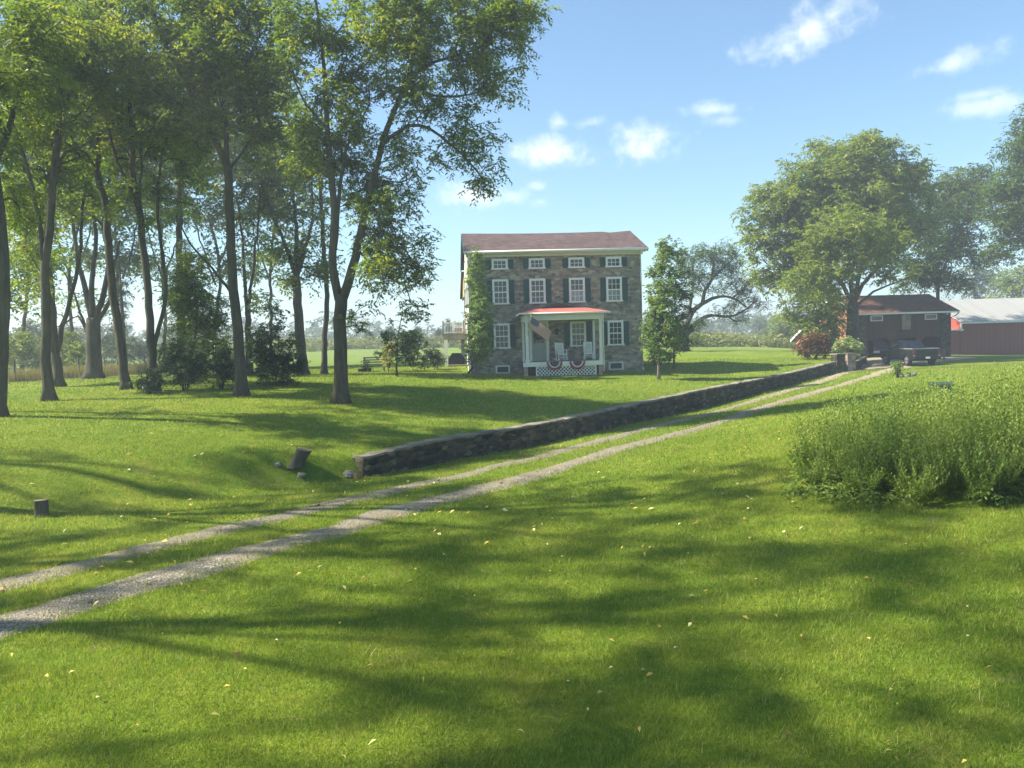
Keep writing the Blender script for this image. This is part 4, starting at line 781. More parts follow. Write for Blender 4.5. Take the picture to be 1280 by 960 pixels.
tree('grove_tree','trunk half hidden behind its neighbour with a limb leaning right','tree',(75,483,36),[(.27,.16,[(75,483),(69,440),(65,390),(60,320),(52,250)]),(.16,.06,[(71,440),(82,395),(92,360),(100,320),(103,260),(110,210)]),(.08,.03,[(60,320),(40,280),(20,260)])],
  [(50,240,45,50,0),(105,220,40,45,0),(20,360,30,45,1,.8),(45,330,25,40,0,.6),(30,300,40,40,2)],'leafA',group=GR)
tree('grove_tree','thick old trunk splitting low into many bare crooked limbs','tree',(117,473,44),[(.56,.5,[(117,473),(117,440),(117,415),(117,398)]),(.25,.07,[(116,402),(107,365),(97,320),(90,265),(84,215)]),(.25,.07,[(117,400),(114,350),(120,305),(116,255),(110,200)]),(.24,.07,[(119,400),(130,365),(136,325),(128,275),(138,215)]),(.18,.06,[(123,400),(138,375),(140,345),(150,300)]),(.12,.04,[(112,420),(98,395),(80,405),(66,410)]),(.12,.04,[(112,425),(103,400),(94,370),(80,340)])],
  [(95,245,45,40,0,.6),(120,215,45,40,1,.7),(140,250,40,40,0,.5),(75,330,25,30,0,.4)],'leafA',group=GR)
tree('grove_tree','smooth trunk leaning left and forking high, between the old tree and the bushes','tree',(158,486,34),[(.27,.19,[(158,486),(152,440),(144,385),(138,335),(135,290),(130,250),(121,215)]),(.14,.05,[(121,215),(123,180),(125,150),(119,90),(117,10)]),(.12,.04,[(121,215),(108,193),(93,180),(80,150)]),(.08,.03,[(134,290),(118,270),(95,262)])],
  [(125,80,75,80,0),(85,170,40,40,0),(150,150,45,45,1),(110,20,80,50,-1)],'leafA',group=GR,dens=1.6)
tree('grove_tree','slim trunk with a small bush at its foot and a side stem leaning right','tree',(193,489,33),[(.25,.16,[(193,489),(190,440),(187,400),(183,350),(178,300),(172,250),(166,225),(164,180)]),(.12,.04,[(164,180),(162,130),(164,60),(160,-10)]),(.13,.05,[(191,440),(203,395),(207,350),(199,290),(197,250),(203,190),(215,165),(232,140)]),(.10,.04,[(172,250),(152,215),(140,180),(132,140)]),(.07,.03,[(174,262),(177,215),(175,180)])],
  [(165,75,75,80,0),(210,150,50,45,0),(180,185,45,35,1),(160,250,35,30,0,.5),(225,230,35,40,1,.7)],'leafA',group=GR,dens=1.6)
tree('grove_tree','dark forked trunk rising behind the dark conifer','tree',(226,472,45),[(.34,.2,[(226,472),(226,400),(224,320),(224,260),(223,228)]),(.14,.05,[(223,228),(218,200),(217,150)]),(.14,.05,[(223,228),(229,195),(236,150),(240,100)])],
  [(225,150,55,50,0),(245,220,35,40,0,.7),(205,260,30,30,0,.6)],'leafA',group=GR)
tree('grove_tree','tall straight trunk behind the shrubs forking into a wide V','tree',(302,495,31),[(.31,.21,[(302,495),(299,440),(294,380),(290,330),(288,280),(286,240),(284,206)]),(.19,.07,[(284,206),(265,168),(246,135),(230,100),(212,65),(196,30),(185,-10)]),(.15,.05,[(284,206),(283,170),(278,130),(271,95),(262,40),(258,-10)]),(.08,.03,[(286,212),(303,190),(318,165)]),(.08,.03,[(292,370),(265,335),(238,305),(220,270)])],
  [(225,60,80,65,0),(300,70,65,60,-1),(290,150,50,35,0),(250,10,100,40,0),(330,110,35,50,0),(245,190,35,30,1,.7),(320,10,50,35,0),(330,180,35,40,1,.7),(265,110,60,45,1)],'leafA',group=GR,dens=1.9)
tree('grove_tree','pair of slim pale trunks behind the round dark bush','tree',(312,472,44),[(.30,.2,[(312,472),(311,430),(309,390)]),(.16,.06,[(309,392),(305,340),(302,290),(296,240)]),(.14,.05,[(309,392),(316,340),(322,285),(326,235)])],
  [(315,230,45,55,0,.8),(335,385,22,22,0,.6),(295,300,25,30,0,.6)],'leafG',group=GR)
tree('grove_tree','leaning thick trunk with dense dark crown, left of the slimmer pole like trunk','tree',(378,468,46),[(.44,.33,[(378,468),(376,430),(373,390),(370,345)]),(.2,.06,[(370,345),(356,305),(338,265),(326,220)]),(.2,.06,[(370,345),(371,300),(367,250),(362,190),(358,120)]),(.18,.06,[(371,345),(382,310),(391,270),(390,220)]),(.10,.04,[(369,358),(356,350),(344,346)])],
  [(365,250,50,60,0),(350,315,30,28,0),(395,320,25,28,0),(370,170,50,60,0),(380,345,28,20,0,.9)],'leafA',group=GR)
tree('grove_tree','slim pole like trunk just left of the big forked tree','tree',(405,467,47),[(.25,.12,[(405,467),(406,420),(409,370),(405,320),(402,270),(400,225),(395,160)])],[(398,200,30,60,0,.8),(408,290,18,25,0,.5)],'leafA',group=GR)
tree('grove_tree','big forked tree nearest the house with drooping right hand boughs','tree',(426,503,29),
 [(.36,.31,[(426,503),(426,450),(425,400),(427,368)]),(.24,.06,[(424,375),(416,335),(418,260),(412,200),(409,150),(406,100),(400,40),(392,-20)]),(.14,.04,[(418,310),(426,230),(433,185),(447,158),(462,130)]),
  (.25,.08,[(429,372),(441,335),(451,290),(463,240),(471,205),(483,165),(496,130),(511,95),(518,60),(522,0)]),(.09,.03,[(478,178),(510,157),(536,160),(562,180),(590,205),(608,232)]),(.11,.03,[(511,95),(541,78),(575,68),(615,55)]),(.08,.03,[(409,160),(391,140),(377,120),(360,80)]),(.08,.03,[(500,120),(530,118),(565,122),(600,115)]),(.07,.02,[(452,285),(480,290),(505,310),(520,335)]),(.07,.02,[(446,310),(465,330),(490,350)])],
 [(570,40,100,50,0),(610,100,48,35,0),(480,50,75,65,0),(425,110,48,65,0),(545,130,60,35,0),(585,180,42,26,0,.95),(612,218,22,22,0,.95),(470,275,36,48,0,.9),(500,240,34,34,1,.8),(505,330,34,32,0,.85),(470,345,32,32,-1,.8),(525,345,16,20,0,.7),(392,190,35,50,0,.9),(640,30,42,42,0),(500,180,35,30,0,.8),(450,390,22,22,0,.5),(480,310,40,40,1,.9),(530,300,16,18,0,.7),(540,200,22,16,0,.5),(520,380,14,12,0,.6),(460,230,34,44,2,.9),(380,40,50,60,0),(440,200,32,60,1,.8),(560,5,110,35,0)],'leafA',group=GR,dens=1.75)
# shade trees left of the view, whose boughs reach in at the top left
SH='shade trees beyond the left edge of the view'
def shade(label,x,y,h,r,blobs,k=1.):
    z=gz(x,y); o=np.array((x,y,z)); T=thing('shade_tree',label,'tree',o,0,SH); mb=MB(); C=[]
    sp=spline([(x,y,z-.2),(x+.2,y+.1,z+h*.3),(x-.1,y,z+h*.6),(x,y,z+h*.9)],.5); rr_=np.linspace(r*.7,r*.15,len(sp)); mb.tube(sp,rr_,10)
    for (dx,dy,dz,q) in blobs:
        c=np.array((x+dx,y+dy,z+dz)); a=sp[min(len(sp)-1,int(len(sp)*max(.25,(dz-2)/h*.85)))]; m_=(a+c)/2+(0,0,.4); lp=spline([a,m_,c],.5); mb.tube(lp,np.linspace(r*.28,.03,len(lp)),7)
        n=int(1.9*q*q*k); u=unit(R.normal(size=(n,3)))*(R.random(n)**.45)[:,None]; cc=c+u*q*np.array((1,1,.7)); C.append(cc)
        for w in cc[::3]: j=lp[random.randint(len(lp)//2,len(lp)-1)]; mb.tube([j,(j+w)/2+(0,0,.1),w],[.03,.02,.01],4,cap=False)
    mb.build('trunk',M['bark'],T,o); V,Q,ti=leaves(np.vstack(C),s=.92); npmesh('crown',V,Q,M['leafA'],T,o,ti)
shade('spreading shade tree beside the near end of the driveway, out of view',-13.5,9.5,21,.33,[(0,0,19,3),(2.5,1.5,16.5,2.5),(-3,1,15,2.6),(1,-3,13.5,2.3),(3.6,-1,10.5,2.0),(-1.5,2.5,11,2.1),(3,2.8,20,2.2),(.6,.4,5.6,1.7),(-.2,-.6,8,1.7)],.85)
shade('tall shade tree whose bough crosses the upper left corner',-13.2,16.5,20,.34,[(0,0,18,3.2),(2.5,-1,14.5,2.6),(-3,2,13,2.6),(3.4,1,11.5,2.0),(1,3,9.4,2.0),(1.8,-3.5,9.0,2.2),(3,-2.5,17.5,2.2),(2.4,-1.8,20.5,1.7),(3.4,-4.4,12.5,1.6)])
shade('shade tree furthest left beyond the stump, out of view',-20,13,23,.36,[(0,0,20.5,3.4),(3,2,17,2.8),(-3,-1,15,2.6),(2,-3,18.5,2.6),(1,2,12,2.4),(3,-1,22,2.2)])
shade('shade tree at the left behind the camera position',-12.5,3.5,20,.3,[(0,0,18,3),(3,1,14,2.4),(-2,2,15,2.4),(2,-2.5,16.5,2.2),(3.5,3,10.5,2.0),(1,3.4,12.5,2.0),(2.2,1.5,19.5,2.0),(.5,.2,6,1.7),(0,-.4,8.5,1.7)],.62)
shade('high crowned shade tree far out to the left of the lawn',-24,20,22,.38,[(0,0,19.5,3.6),(3.5,1,16,2.8),(-3,-1,15,2.6),(1,-3.5,15.5,2.6),(3,-2,20.5,2.4)])
shade('slender shade tree by the left fence line, out of view',-20,27,19,.3,[(0,0,16.5,3),(2.5,1,13,2.5),(-2.5,0,12,2.4)])
shade('tall slim shade tree between the two largest ones, out of view',-17.5,6,25,.34,[(0,0,23,2.8),(2.4,1,20,2.3),(-2,1,18.5,2.3),(1.6,-2,21.5,2.0),(2.5,2.5,16,2.0),(2,4.5,24.5,1.6),(3,-2.8,25,1.5)],.75)
BG='hazy trees behind the grove'
for px,py,d,k,lb in ((28,474,58,0,'hazy tree filling the gap at the far left of the grove'),(92,470,62,1,'hazy light green tree behind the thick old trunk'),(150,468,60,2,'hazy tree behind the leaning trunk'),(205,466,64,3,'hazy tree behind the dark conifer'),(268,466,60,4,'hazy tree left of the tall straight trunk'),(338,464,66,5,'hazy tree behind the leaning thick trunk')):
    j=lambda a:random.uniform(-a,a)
    tree('grove_tree',lb,'tree',(px,py,d),[(.22,.12,[(px,py),(px+j(4),py-60),(px+j(8),py-130),(px+j(10),py-200)]),(.1,.04,[(px+j(4),py-120),(px+18,py-170),(px+26,py-220)]),(.1,.04,[(px+j(4),py-110),(px-18,py-165),(px-28,py-210)])],
      [(px,250,42,50,0),(px-25,190,35,40,0),(px+25,180,38,40,0),(px+j(20),325,34,28,0,.8),(px+j(25),370,26,18,0,.5),(px,120,45,50,0)],['leafA','leafC'][k%2],group=BG,dens=1.6)
# conifer and shrubs among the trunks
def conifer(label,px,py,d,toppx,wpx,name='conifer',leaf='leafD',group=None,lev=16,per=9,s=None):
    o=P(px,py,d); o[2]=gz(o[0],o[1]); zt=P(px,toppx,d)[2]; h=zt-o[2]; w=wpx*mpp(d); s=s or d/45; T=thing(name,label,'tree',o,0,group); mb=MB(); mb.tube([o-(0,0,.2),o+(0,0,h*.5),o+(0,0,h*.98)],[h*.022,h*.013,.02],8); C=[]
    for k in range(lev):
        t=.06+.92*k/(lev-1); rr_=w*(1-t)**.85+.06*w; 
        for j in range(max(4,int(per*(1-t*.6)))):
            a=random.uniform(0,6.283); l=rr_*random.uniform(.7,1.1); q=o+(0,0,h*t+random.uniform(-.2,.2)); e=q+np.array((math.cos(a)*l,math.sin(a)*l,-.28*l)); mb.tube([q,(q+e)/2+(0,0,.03*l),e],[.035*s,.02*s,.008],4,cap=False)
            for u in np.linspace(.3,1,max(2,int(l/(.45*s)))): C.append(q+(e-q)*u)
    mb.build('trunk',M['bark'],T,o); V,Q,ti=leaves(np.array(C),s,9,7,.14,.03,.24,.4,.5); npmesh('crown',V,Q,M[leaf],T,o,ti); return T
conifer('broad dark conifer standing behind the shrubs in the grove',240,478,42,300,50,per=12)
conifer('thin young pine with sparse level branches between the leaning trunks',157,466,56,305,15,'young_pine','leafG',None,12,5)
GS='dark shrubs at the foot of the grove'
shrub('leafy_shrub','small dark shrub hugging the foot of the slim trunk',(186,492,32),20,34,'leafD',2.6,GS)
shrub('leafy_shrub','upright bushy shrub with bare lower stems, second shrub from the left',(231,489,33),32,72,'leafD',2.3,GS)
shrub('leafy_shrub','wide shrub just left of the tall straight trunk',(276,487,34),26,68,'leafD',2.3,GS)
shrub('leafy_shrub','largest round dark bush right of the tall straight trunk',(344,487,35),38,84,'leafD',2.6,GS)
tree('understory_tree','small yellow green leafy tree in front of the dark conifer','tree',(240,484,36),[(.09,.04,[(240,484),(242,440),(246,400),(244,350)])],[(246,385,36,40,0),(225,360,25,25,0,.8),(265,410,25,25,0),(240,335,28,22,0,.8)],'leafA',dens=2.2,sc=.8)
# left field edge
HB_='bushes and small trees along the left field edge'
for px,py,d,rx,h,lf,lb in ((26,470,55,40,56,'leafY','bright yellow green hedge bush beyond the fence at far left'),(72,467,60,30,52,'leafC','olive bush beyond the fence behind the second trunk'),(99,471,56,15,44,'leafY','small spiky bright green sumac by the fence post'),(-20,474,58,30,60,'leafC','pale bush beyond the fence cut by the left edge'),(140,458,80,22,52,'leafG','grey green bush right of the thick old trunk'),(178,458,85,26,40,'leafG','hazy grey bush beyond the leaning trunk'),(60,462,90,60,60,'leafG','tall grey green thicket at the far side of the left field')):
    shrub('field_bush',lb,(px,py,d),rx,h,lf,2.0,HB_)
# ------------------------------------------------------------------ planting round the house
tree('columnar_tree','narrow columnar tree hugging the left front corner of the house','tree',(594,472,43.6),[(.075,.02,[(594,472),(595,430),(594,380),(596,330),(597,312)])],[(599,400,17,50,0),(597,350,11,34,0),(597,322,5,14,0),(604,435,13,18,0,.9),(589,435,9,24,0,.8)],'leafE','palebark',4.2,dict(fronds=10,leaflets=6,ll=.17,lw=.11,spread=.36,flen=.32),sc=.75)
tree('columnar_tree','upright columnar tree with a bare pale trunk right of the house','tree',(823.5,473,43),[(.085,.02,[(823.5,473),(823,450),(824,400),(827,340),(829,300)])],[(825,408,22,40,0),(828,360,20,36,0),(830,325,11,24,0),(830,305,5,12,0),(813,420,14,22,0,.9),(838,420,14,22,0,.9)],'leafE','palebark',4.8,dict(fronds=10,leaflets=6,ll=.17,lw=.11,spread=.36,flen=.32),sc=.75)
tree('columnar_tree','darker columnar tree behind the bare trunked one','tree',(842,456,51),[(.08,.02,[(842,456),(843,420),(844,370),(845,330)])],[(848,405,18,42,0),(848,350,14,34,0),(845,320,9,20,0,.8)],'leafB','bark',3,dict(fronds=10,leaflets=6,ll=.17,lw=.11,spread=.36,flen=.32),sc=.8)
shrub('low_shrub','low dark shrub at the right rear corner of the house',(826,452,54),16,14,'leafD',3,None)
tree('young_tree','small open crowned tree on the lawn before the bushes left of the house','tree',(496.5,471,42),[(.06,.02,[(496.5,471),(496,445),(499,415),(503,390)]),(.03,.01,[(496,445),(482,425),(472,412)]),(.03,.01,[(497,440),(512,420),(522,408)])],[(497,408,26,20,0,.7),(505,388,16,12,0,.7),(485,432,18,14,0,.8),(512,425,18,14,0,.7),(495,440,18,12,0,.8),(478,416,10,8,0,.8)],'leafD','bark',2.,dict(fronds=7,leaflets=6,ll=.17,lw=.11,spread=.35,flen=.3),sc=.8)
shrub('garden_bush','dark dense round bush on the back lawn',(516,459,50),18,48,'leafD',2.8,None)
shrub('garden_bush','grey green rounded bush left of the deck post',(542,458,52),13,25,'leafG',3.0,None)
shrub('flowering_shrub','cream yellow flowering shrub beside the wooden bench',(486,460,49),10,34,'leafF',3,None,sc=.55)
# ------------------------------------------------------------------ right hand trees
tree('bare_limbed_tree','old half bare tree with crooked spreading limbs on the back lawn','tree',(853,438,72),[(.75,.55,[(853,438),(854,425),(855,412),(856,402)]),(.40,.08,[(857,407),(867,388),(883,377),(898,371),(916,373),(933,384)]),(.34,.06,[(859,417),(874,401),(889,394),(911,396),(929,389),(945,375)]),(.26,.05,[(878,380),(881,364),(889,351),(891,333),(895,303)]),(.26,.05,[(860,398),(865,368),(866,353),(867,330),(872,308)]),(.16,.04,[(889,351),(903,335),(915,325),(925,312)]),(.14,.04,[(911,396),(920,402),(930,398)]),(.14,.04,[(915,373),(930,360),(940,352)])],
 [(893,315,30,15,0,.75),(915,328,26,18,0,.7),(868,325,22,20,0,.75),(932,365,20,17,0,.7),(905,385,25,9,0,.35),(945,378,15,11,0,.7),(870,410,12,20,0,.6),(920,395,18,8,0,.5),(895,350,26,18,0,.6),(868,350,16,22,0,.8),(925,350,20,12,0,.5)],'leafB','bark',3.0,dict(ll=.15,lw=.065),flare=1.3,sc=1.15)
tree('spreading_tree','huge round crowned shade tree in front of the brown garage','tree',(1064,450,66),[(.84,.6,[(1064,450),(1066,425),(1066,400),(1067,378)]),(.28,.06,[(1066,380),(1050,350),(1030,325),(1010,303),(985,280)]),(.3,.06,[(1066,378),(1062,335),(1057,290),(1050,250),(1044,200)]),(.28,.06,[(1067,378),(1083,350),(1105,327),(1130,303),(1152,280)]),(.28,.06,[(1067,376),(1077,330),(1086,290),(1096,240),(1100,195)]),(.18,.05,[(1068,385),(1092,365),(1115,355),(1140,345)]),(.16,.04,[(1064,392),(1045,375),(1025,365),(1000,360)]),(.12,.04,[(1040,335),(1030,310),(1035,290)])],
 [(1045,275,78,72,0),(985,262,48,45,0),(995,330,48,45,0),(1090,218,58,48,0),(1125,270,48,50,0),(1018,222,42,32,0),(1075,190,36,26,0),(1095,180,25,14,0),(1015,390,42,32,-1),(948,295,24,32,0),(1100,330,34,22,-1,.7),(1035,360,38,32,0,.9),(965,255,38,25,0),(1140,225,28,28,0),(1040,415,30,22,0,.8),(955,345,28,20,0,.7),(1060,240,50,40,6),(1095,270,45,40,6),(1075,300,60,40,-7,.8),(1040,200,40,30,5),(1050,262,55,45,10),(1088,240,50,40,10),(1020,300,40,40,10,.8),(1040,305,50,45,-6,.8),(1012,350,35,30,-6,.8)],'leafC','bark',1.9,dict(ll=.21,lw=.095),sc=1.5)
BT='trees behind the garage'
tree('background_tree','dark two trunked tree rising behind the garage roof','tree',(1174,440,84),[(.36,.2,[(1174,440),(1173,400),(1172,360),(1173,330)]),(.2,.06,[(1172,365),(1180,335),(1195,305),(1210,280)]),(.16,.05,[(1172,345),(1160,320),(1150,300)]),(.14,.05,[(1185,325),(1205,320),(1230,318),(1240,310)])],
 [(1185,255,50,45,0),(1155,310,40,38,0),(1205,235,40,30,0),(1200,300,32,30,0,.7),(1225,320,26,14,0,.6),(1175,345,30,16,0,.8),(1145,345,28,20,0),(1200,350,20,12,0,.6)],'leafB','bark',2.5,group=BT,sc=1.8)
tree('background_tree','tree crown entering from the right edge','tree',(1322,444,72),[(.45,.2,[(1322,444),(1320,380),(1315,300),(1305,200)]),(.2,.05,[(1318,330),(1290,300),(1262,285)]),(.2,.05,[(1312,270),(1290,220),(1275,180)])],
 [(1285,190,38,45,0),(1262,255,38,42,0),(1290,280,40,45,0),(1320,220,50,80,0),(1245,310,22,18,0,.7),(1300,150,28,24,0)],'leafB','bark',2.5,group=BT,sc=1.6)
tree('background_tree','small hazy tree beyond the pale barn roof','tree',(1218,430,140),[(.5,.2,[(1218,430),(1218,390),(1218,350)])],[(1218,352,24,24,0),(1230,345,15,14,0)],'leafG','bark',2.,group=BT,sc=3)
tree('background_tree','yellow green tree top above the right end of the barn','tree',(1275,430,125),[(.6,.2,[(1275,430),(1275,390),(1275,350)])],[(1272,362,32,24,0),(1290,352,28,24,0)],'leafC','bark',2.,group=BT,sc=2.7)
tree('background_tree','light green tree left of the red brown gable','tree',(985,432,105),[(.35,.15,[(985,432),(985,410),(986,390)])],[(985,405,22,20,0),(1000,415,20,14,0),(972,418,16,10,0)],'leafC','bark',2.2,group=BT,sc=2)
tree('background_tree','round hazy tree at the far edge of the field right of the house','tree',(948,425,170),[(.6,.3,[(948,425),(948,410)])],[(949,409,14,11,0),(958,414,10,8,0)],'leafG','bark',2.4,group=BT,sc=3)
tree('background_tree','hazy tree between the round one and the light green one','tree',(982,424,180),[(.6,.3,[(982,424),(983,405)])],[(984,403,14,14,0)],'leafG','bark',2.4,group=BT,sc=3.2)
shrub('red_shrub','wide mounded maroon shrub behind the wall by the pillars',(1017,450,55.5),25,34,'leafR',4,None,sc=.75)
shrub('flowering_shrub','pale flowering bush spilling over the sunny gate pillar',(1058,447,56.2),21,25,'leafW',3.2,None,sc=.7)
x=P(1121,471,40); 
shrub('sapling','thin young sapling with pale leaves beside the ring of stones',(1121,472,40),4,21,'leafE',.8,None,sc=.5)
# ------------------------------------------------------------------ far field edge
YC='young conifers planted along the far field edge'
for i,px in enumerate((448,462,478,489,505,523,528,543,549,566,573,338,352,668,872,884)):
    py=437-.03*(px-470); d=random.uniform(128,150); conifer('small pointed young conifer in the row along the far field edge',px,py,d,py-random.uniform(10,27),random.uniform(4,7),'young_conifer','leafG',YC,8,5,2.2)
for i in range(26):
    px=862+i*5.2+random.uniform(-1.6,1.6); d=random.uniform(112,140); q=P(px,432,d); q[2]=gz(q[0],q[1]); h=random.uniform(1.5,1.9)
    tag(MB().tube([q-(0,0,.1),q+(random.uniform(-.06,.06),0,h)],.09,6).build('tree_shelter',M['white'] if 0 else M['cream'],None,q),'thin pale tree shelter tube standing in the wild meadow strip','tree shelter','pale tree shelter tubes in the meadow strip')
def strip(name,spec,leaf,s,kw,kind='stuff'):
    C=[]
    for (x0,x1,y0,y1,n,h) in spec:
        X=R.uniform(x0,x1,n); Y=R.uniform(y0,y1,n); Z=ground(X,Y); C.append(np.c_[X,Y,Z+h*R.random(n)**1.3])
    C=np.vstack(C); V,Q,ti=leaves(C,s,**kw); tag(npmesh(name,V,Q,M[leaf],None,(0,100,2),ti),kind=kind)
ds=lambda px,d:P(px,430,d)[0]
strip('wild_meadow',[(-110,75,128,142,2600,1.7),(18,62,92,112,1500,1.3),(-70,-20,118,128,500,1.2)],'meadow',2.2,dict(fronds=6,leaflets=4,ll=.3,lw=.10,spread=.3,flen=.4,droop=-.3))
wx=[]
X=R.uniform(-330,330,2600); Y=R.uniform(215,300,2600); H=3.0+5.5*vnoise(X,Y*0,14,3)+3*vnoise(X,Y*0,5,4); Z=ground(X,Y); kf=sstep((np.hypot(X,Y)-180)/150); Z=Z*(1-kf)+np.where(X>20,1.6,3.1)*kf
C=np.c_[X,Y,Z+H*R.random(2600)**.8]; V,Q,ti=leaves(C,4.2,7,5,.3,.16,.45,.45); tag(npmesh('distant_woods',V,Q,M['leafG'],None,(0,250,3),ti),kind='stuff')
# tall grass along the fence
fx=[];
for a,c in zip(fpt[:-1],fpt[1:]):
    n=260; t=R.random(n); X=a[0]+(c[0]-a[0])*t+R.normal(0,.35,n); Y=a[1]+(c[1]-a[1])*t+R.normal(.4,.5,n); fx.append(np.c_[X,Y])
fx=np.vstack(fx); 
def blades(X,Y,h,w,lean,rg=R):
    n=len(X); Z=ground(X,Y); a=rg.uniform(0,6.283,n); b_=rg.uniform(0,6.283,n); ln=lean*h*rg.uniform(.2,1.3,n)
    p=np.c_[X,Y,Z-.01]; wv=np.c_[np.cos(a),np.sin(a),a*0]*(w/2)[:,None] if hasattr(w,'__len__') else np.c_[np.cos(a),np.sin(a),a*0]*w/2
    return np.stack([p-wv,p+wv,p+np.c_[np.cos(b_)*ln,np.sin(b_)*ln,h]],1).reshape(-1,3)
n=len(fx)*14; X=np.repeat(fx[:,0],14)+R.normal(0,.18,n); Y=np.repeat(fx[:,1],14)+R.normal(0,.18,n); V=blades(X,Y,R.uniform(.35,1.0,n),.03,.3); tag(npmesh('tall_grass',V,np.arange(n*3).reshape(-1,3),M['dry'],None,(-20,50,1),np.repeat(R.random(n),3)),kind='stuff')
# ------------------------------------------------------------------ tall weed patch on the right
wp=np.array([P(*q)[:2] for q in ((1003,592,14.3),(1040,612,13.0),(1110,630,12.2),(1190,640,11.8),(1300,640,11.8),(1420,630,12))]+[np.array(q) for q in ((16.5,13.2),(16.6,15.8),(14.8,17.6),(12.2,18.6),(10.0,18.2),(8.2,16.8))])
def inpoly(X,Y,p):
    c=np.zeros(X.shape,bool); j=len(p)-1
    for i in range(len(p)):
        c^=((p[i,1]>Y)!=(p[j,1]>Y))&(X<(p[j,0]-p[i,0])*(Y-p[i,1])/(p[j,1]-p[i,1]+1e-12)+p[i,0]); j=i
    return c
def pdist(X,Y,p):
    o=np.full(X.shape,99.)
    for a,c in zip(p,np.roll(p,-1,0)):
        d=c-a; t=np.clip(((X-a[0])*d[0]+(Y-a[1])*d[1])/(d@d),0,1); o=np.minimum(o,np.hypot(X-a[0]-t*d[0],Y-a[1]-t*d[1]))
    return o
nC=150; cx_=R.uniform(wp[:,0].min(),wp[:,0].max(),2600); cy_=R.uniform(wp[:,1].min(),wp[:,1].max(),2600); k=inpoly(cx_,cy_,wp); cx_,cy_=cx_[k],cy_[k]; keep_=[]
for i in range(len(cx_)):
    if all((cx_[i]-cx_[j])**2+(cy_[i]-cy_[j])**2>.30**2 for j in keep_): keep_.append(i)
cx_,cy_=cx_[keep_],cy_[keep_]; nS=24; E=pdist(cx_,cy_,wp); ch=np.clip(.84+E*.5,0,1.18)*R.uniform(.70,1.22,len(cx_))*(.75+.45*vnoise(cx_,cy_,1.7,8))
cl_a=np.repeat(R.uniform(0,6.283,len(cx_)),nS)*0+R.uniform(0,6.283,len(cx_)*nS); cl_r=np.sqrt(R.random(len(cx_)*nS)); ctint=np.repeat(R.random(len(cx_)),nS)
X=np.repeat(cx_,nS)+.09*cl_r*np.cos(cl_a); Y=np.repeat(cy_,nS)+.09*cl_r*np.sin(cl_a); Z=ground(X,Y); H=np.repeat(ch,nS)*(1.05-.42*cl_r**1.6)*R.uniform(.82,1.1,len(X)); LX=.34*cl_r*np.cos(cl_a); LY=.34*cl_r*np.sin(cl_a); WV,WQ,WT_=[],[],[]
nl=26; t=np.tile((np.arange(nl)+1)/nl,len(X)); st=np.repeat(np.arange(len(X)),nl); bend=np.repeat(np.c_[LX,LY]+R.normal(0,.05,(len(X),2)),nl,0)
p=np.c_[X[st]+bend[:,0]*t**1.3,Y[st]+bend[:,1]*t**1.3,Z[st]+H[st]*(.12+.88*t)]; a=np.repeat(R.uniform(0,6.28,len(X)),nl)+np.tile(np.arange(nl)*2.4,len(X)); el=.55+.55*t+R.normal(0,.22,len(t))
ld=np.c_[np.cos(a)*np.cos(el),np.sin(a)*np.cos(el),np.sin(el)]; wv=unit(np.cross(ld,[0,0,1.])); l=(.13*(1.1-.7*t)*R.uniform(.7,1.3,len(t)))[:,None]; w=(.027*R.uniform(.7,1.3,len(t)))[:,None]
V=np.stack([p,p+ld*l*.45+wv*w/2,p+ld*l-np.array([0,0,1])*l*.15,p+ld*l*.45-wv*w/2],1).reshape(-1,3); ti=np.clip(np.repeat(ctint*.6+R.random(len(X))*.4,nl)*.5+.3*t+.2*R.random(len(t)),0,1)
# stems
sx=np.c_[X,Y,Z]; top=np.c_[X+LX,Y+LY,Z+H]; e=np.array([.005,.005,0]); SV=np.stack([sx-e,sx+e,top+e*.4,top-e*.4],1).reshape(-1,3)
V=np.vstack([V,SV]); Q=np.arange(len(V)).reshape(-1,4); ti=np.r_[np.repeat(ti,4),np.full(len(SV),.55)]
tag(npmesh('tall_weeds',V,Q,M['weed'],None,(12,17,.5),ti),kind='stuff')
# low skirt of soft weeds round the patch
n=150; kk=R.integers(0,6,n); a_=wp[kk]; c_=wp[(kk+1)%len(wp)]; t=R.random((n,1)); q=a_+(c_-a_)*t+R.normal(0,.22,(n,2)); q=q[(q[:,1]<18)&(vnoise(q[:,0],q[:,1],.7,3)>.35)]; C=np.c_[q,ground(q[:,0],q[:,1])+R.uniform(.05,.3,len(q))]; V,Q,ti=leaves(C,.5,8,6,.17,.07,.4,.45); tag(npmesh('weed_skirt',V,Q,M['weed'],None,(9,14,.4),ti),kind='stuff')
# ------------------------------------------------------------------ lawn blades, fallen leaves, pebbles
GXs,GYs,GHs,GWs=[],[],[],[]
for r0,r1,dn,h,w in ((4.2,9,4200,.055,.0055),(9,15,1900,.058,.0085),(15,24,620,.062,.014),(24,38,190,.07,.024),(38,62,55,.08,.04)):
    an=1.42; n=int(dn*.5*an*(r1**2-r0**2)); r=np.sqrt(R.uniform(r0**2,r1**2,n)); th=R.uniform(-an/2,an/2,n)+YAW; X=r*np.sin(th); Y=r*np.cos(th)
    hh=h*R.uniform(.5,1.35,n)*(.55+.5*vnoise(X,Y,.6,31)+.5*vnoise(X,Y,.16,32)); GXs.append(X); GYs.append(Y); GHs.append(hh); GWs.append(w*R.uniform(.6,1.3,n))
X,Y,Hh,Ww=map(np.concatenate,(GXs,GYs,GHs,GWs))
td=trackdist(X,Y); ws,_=wallside(X,Y); k=(td>R.normal(-.03,.10,len(X)))
onwall=(ws>-.03)&(ws<.46)&(X>WB[0][0]+.1)&(Y>WB[0][1])&(Y<51); k&=~onwall
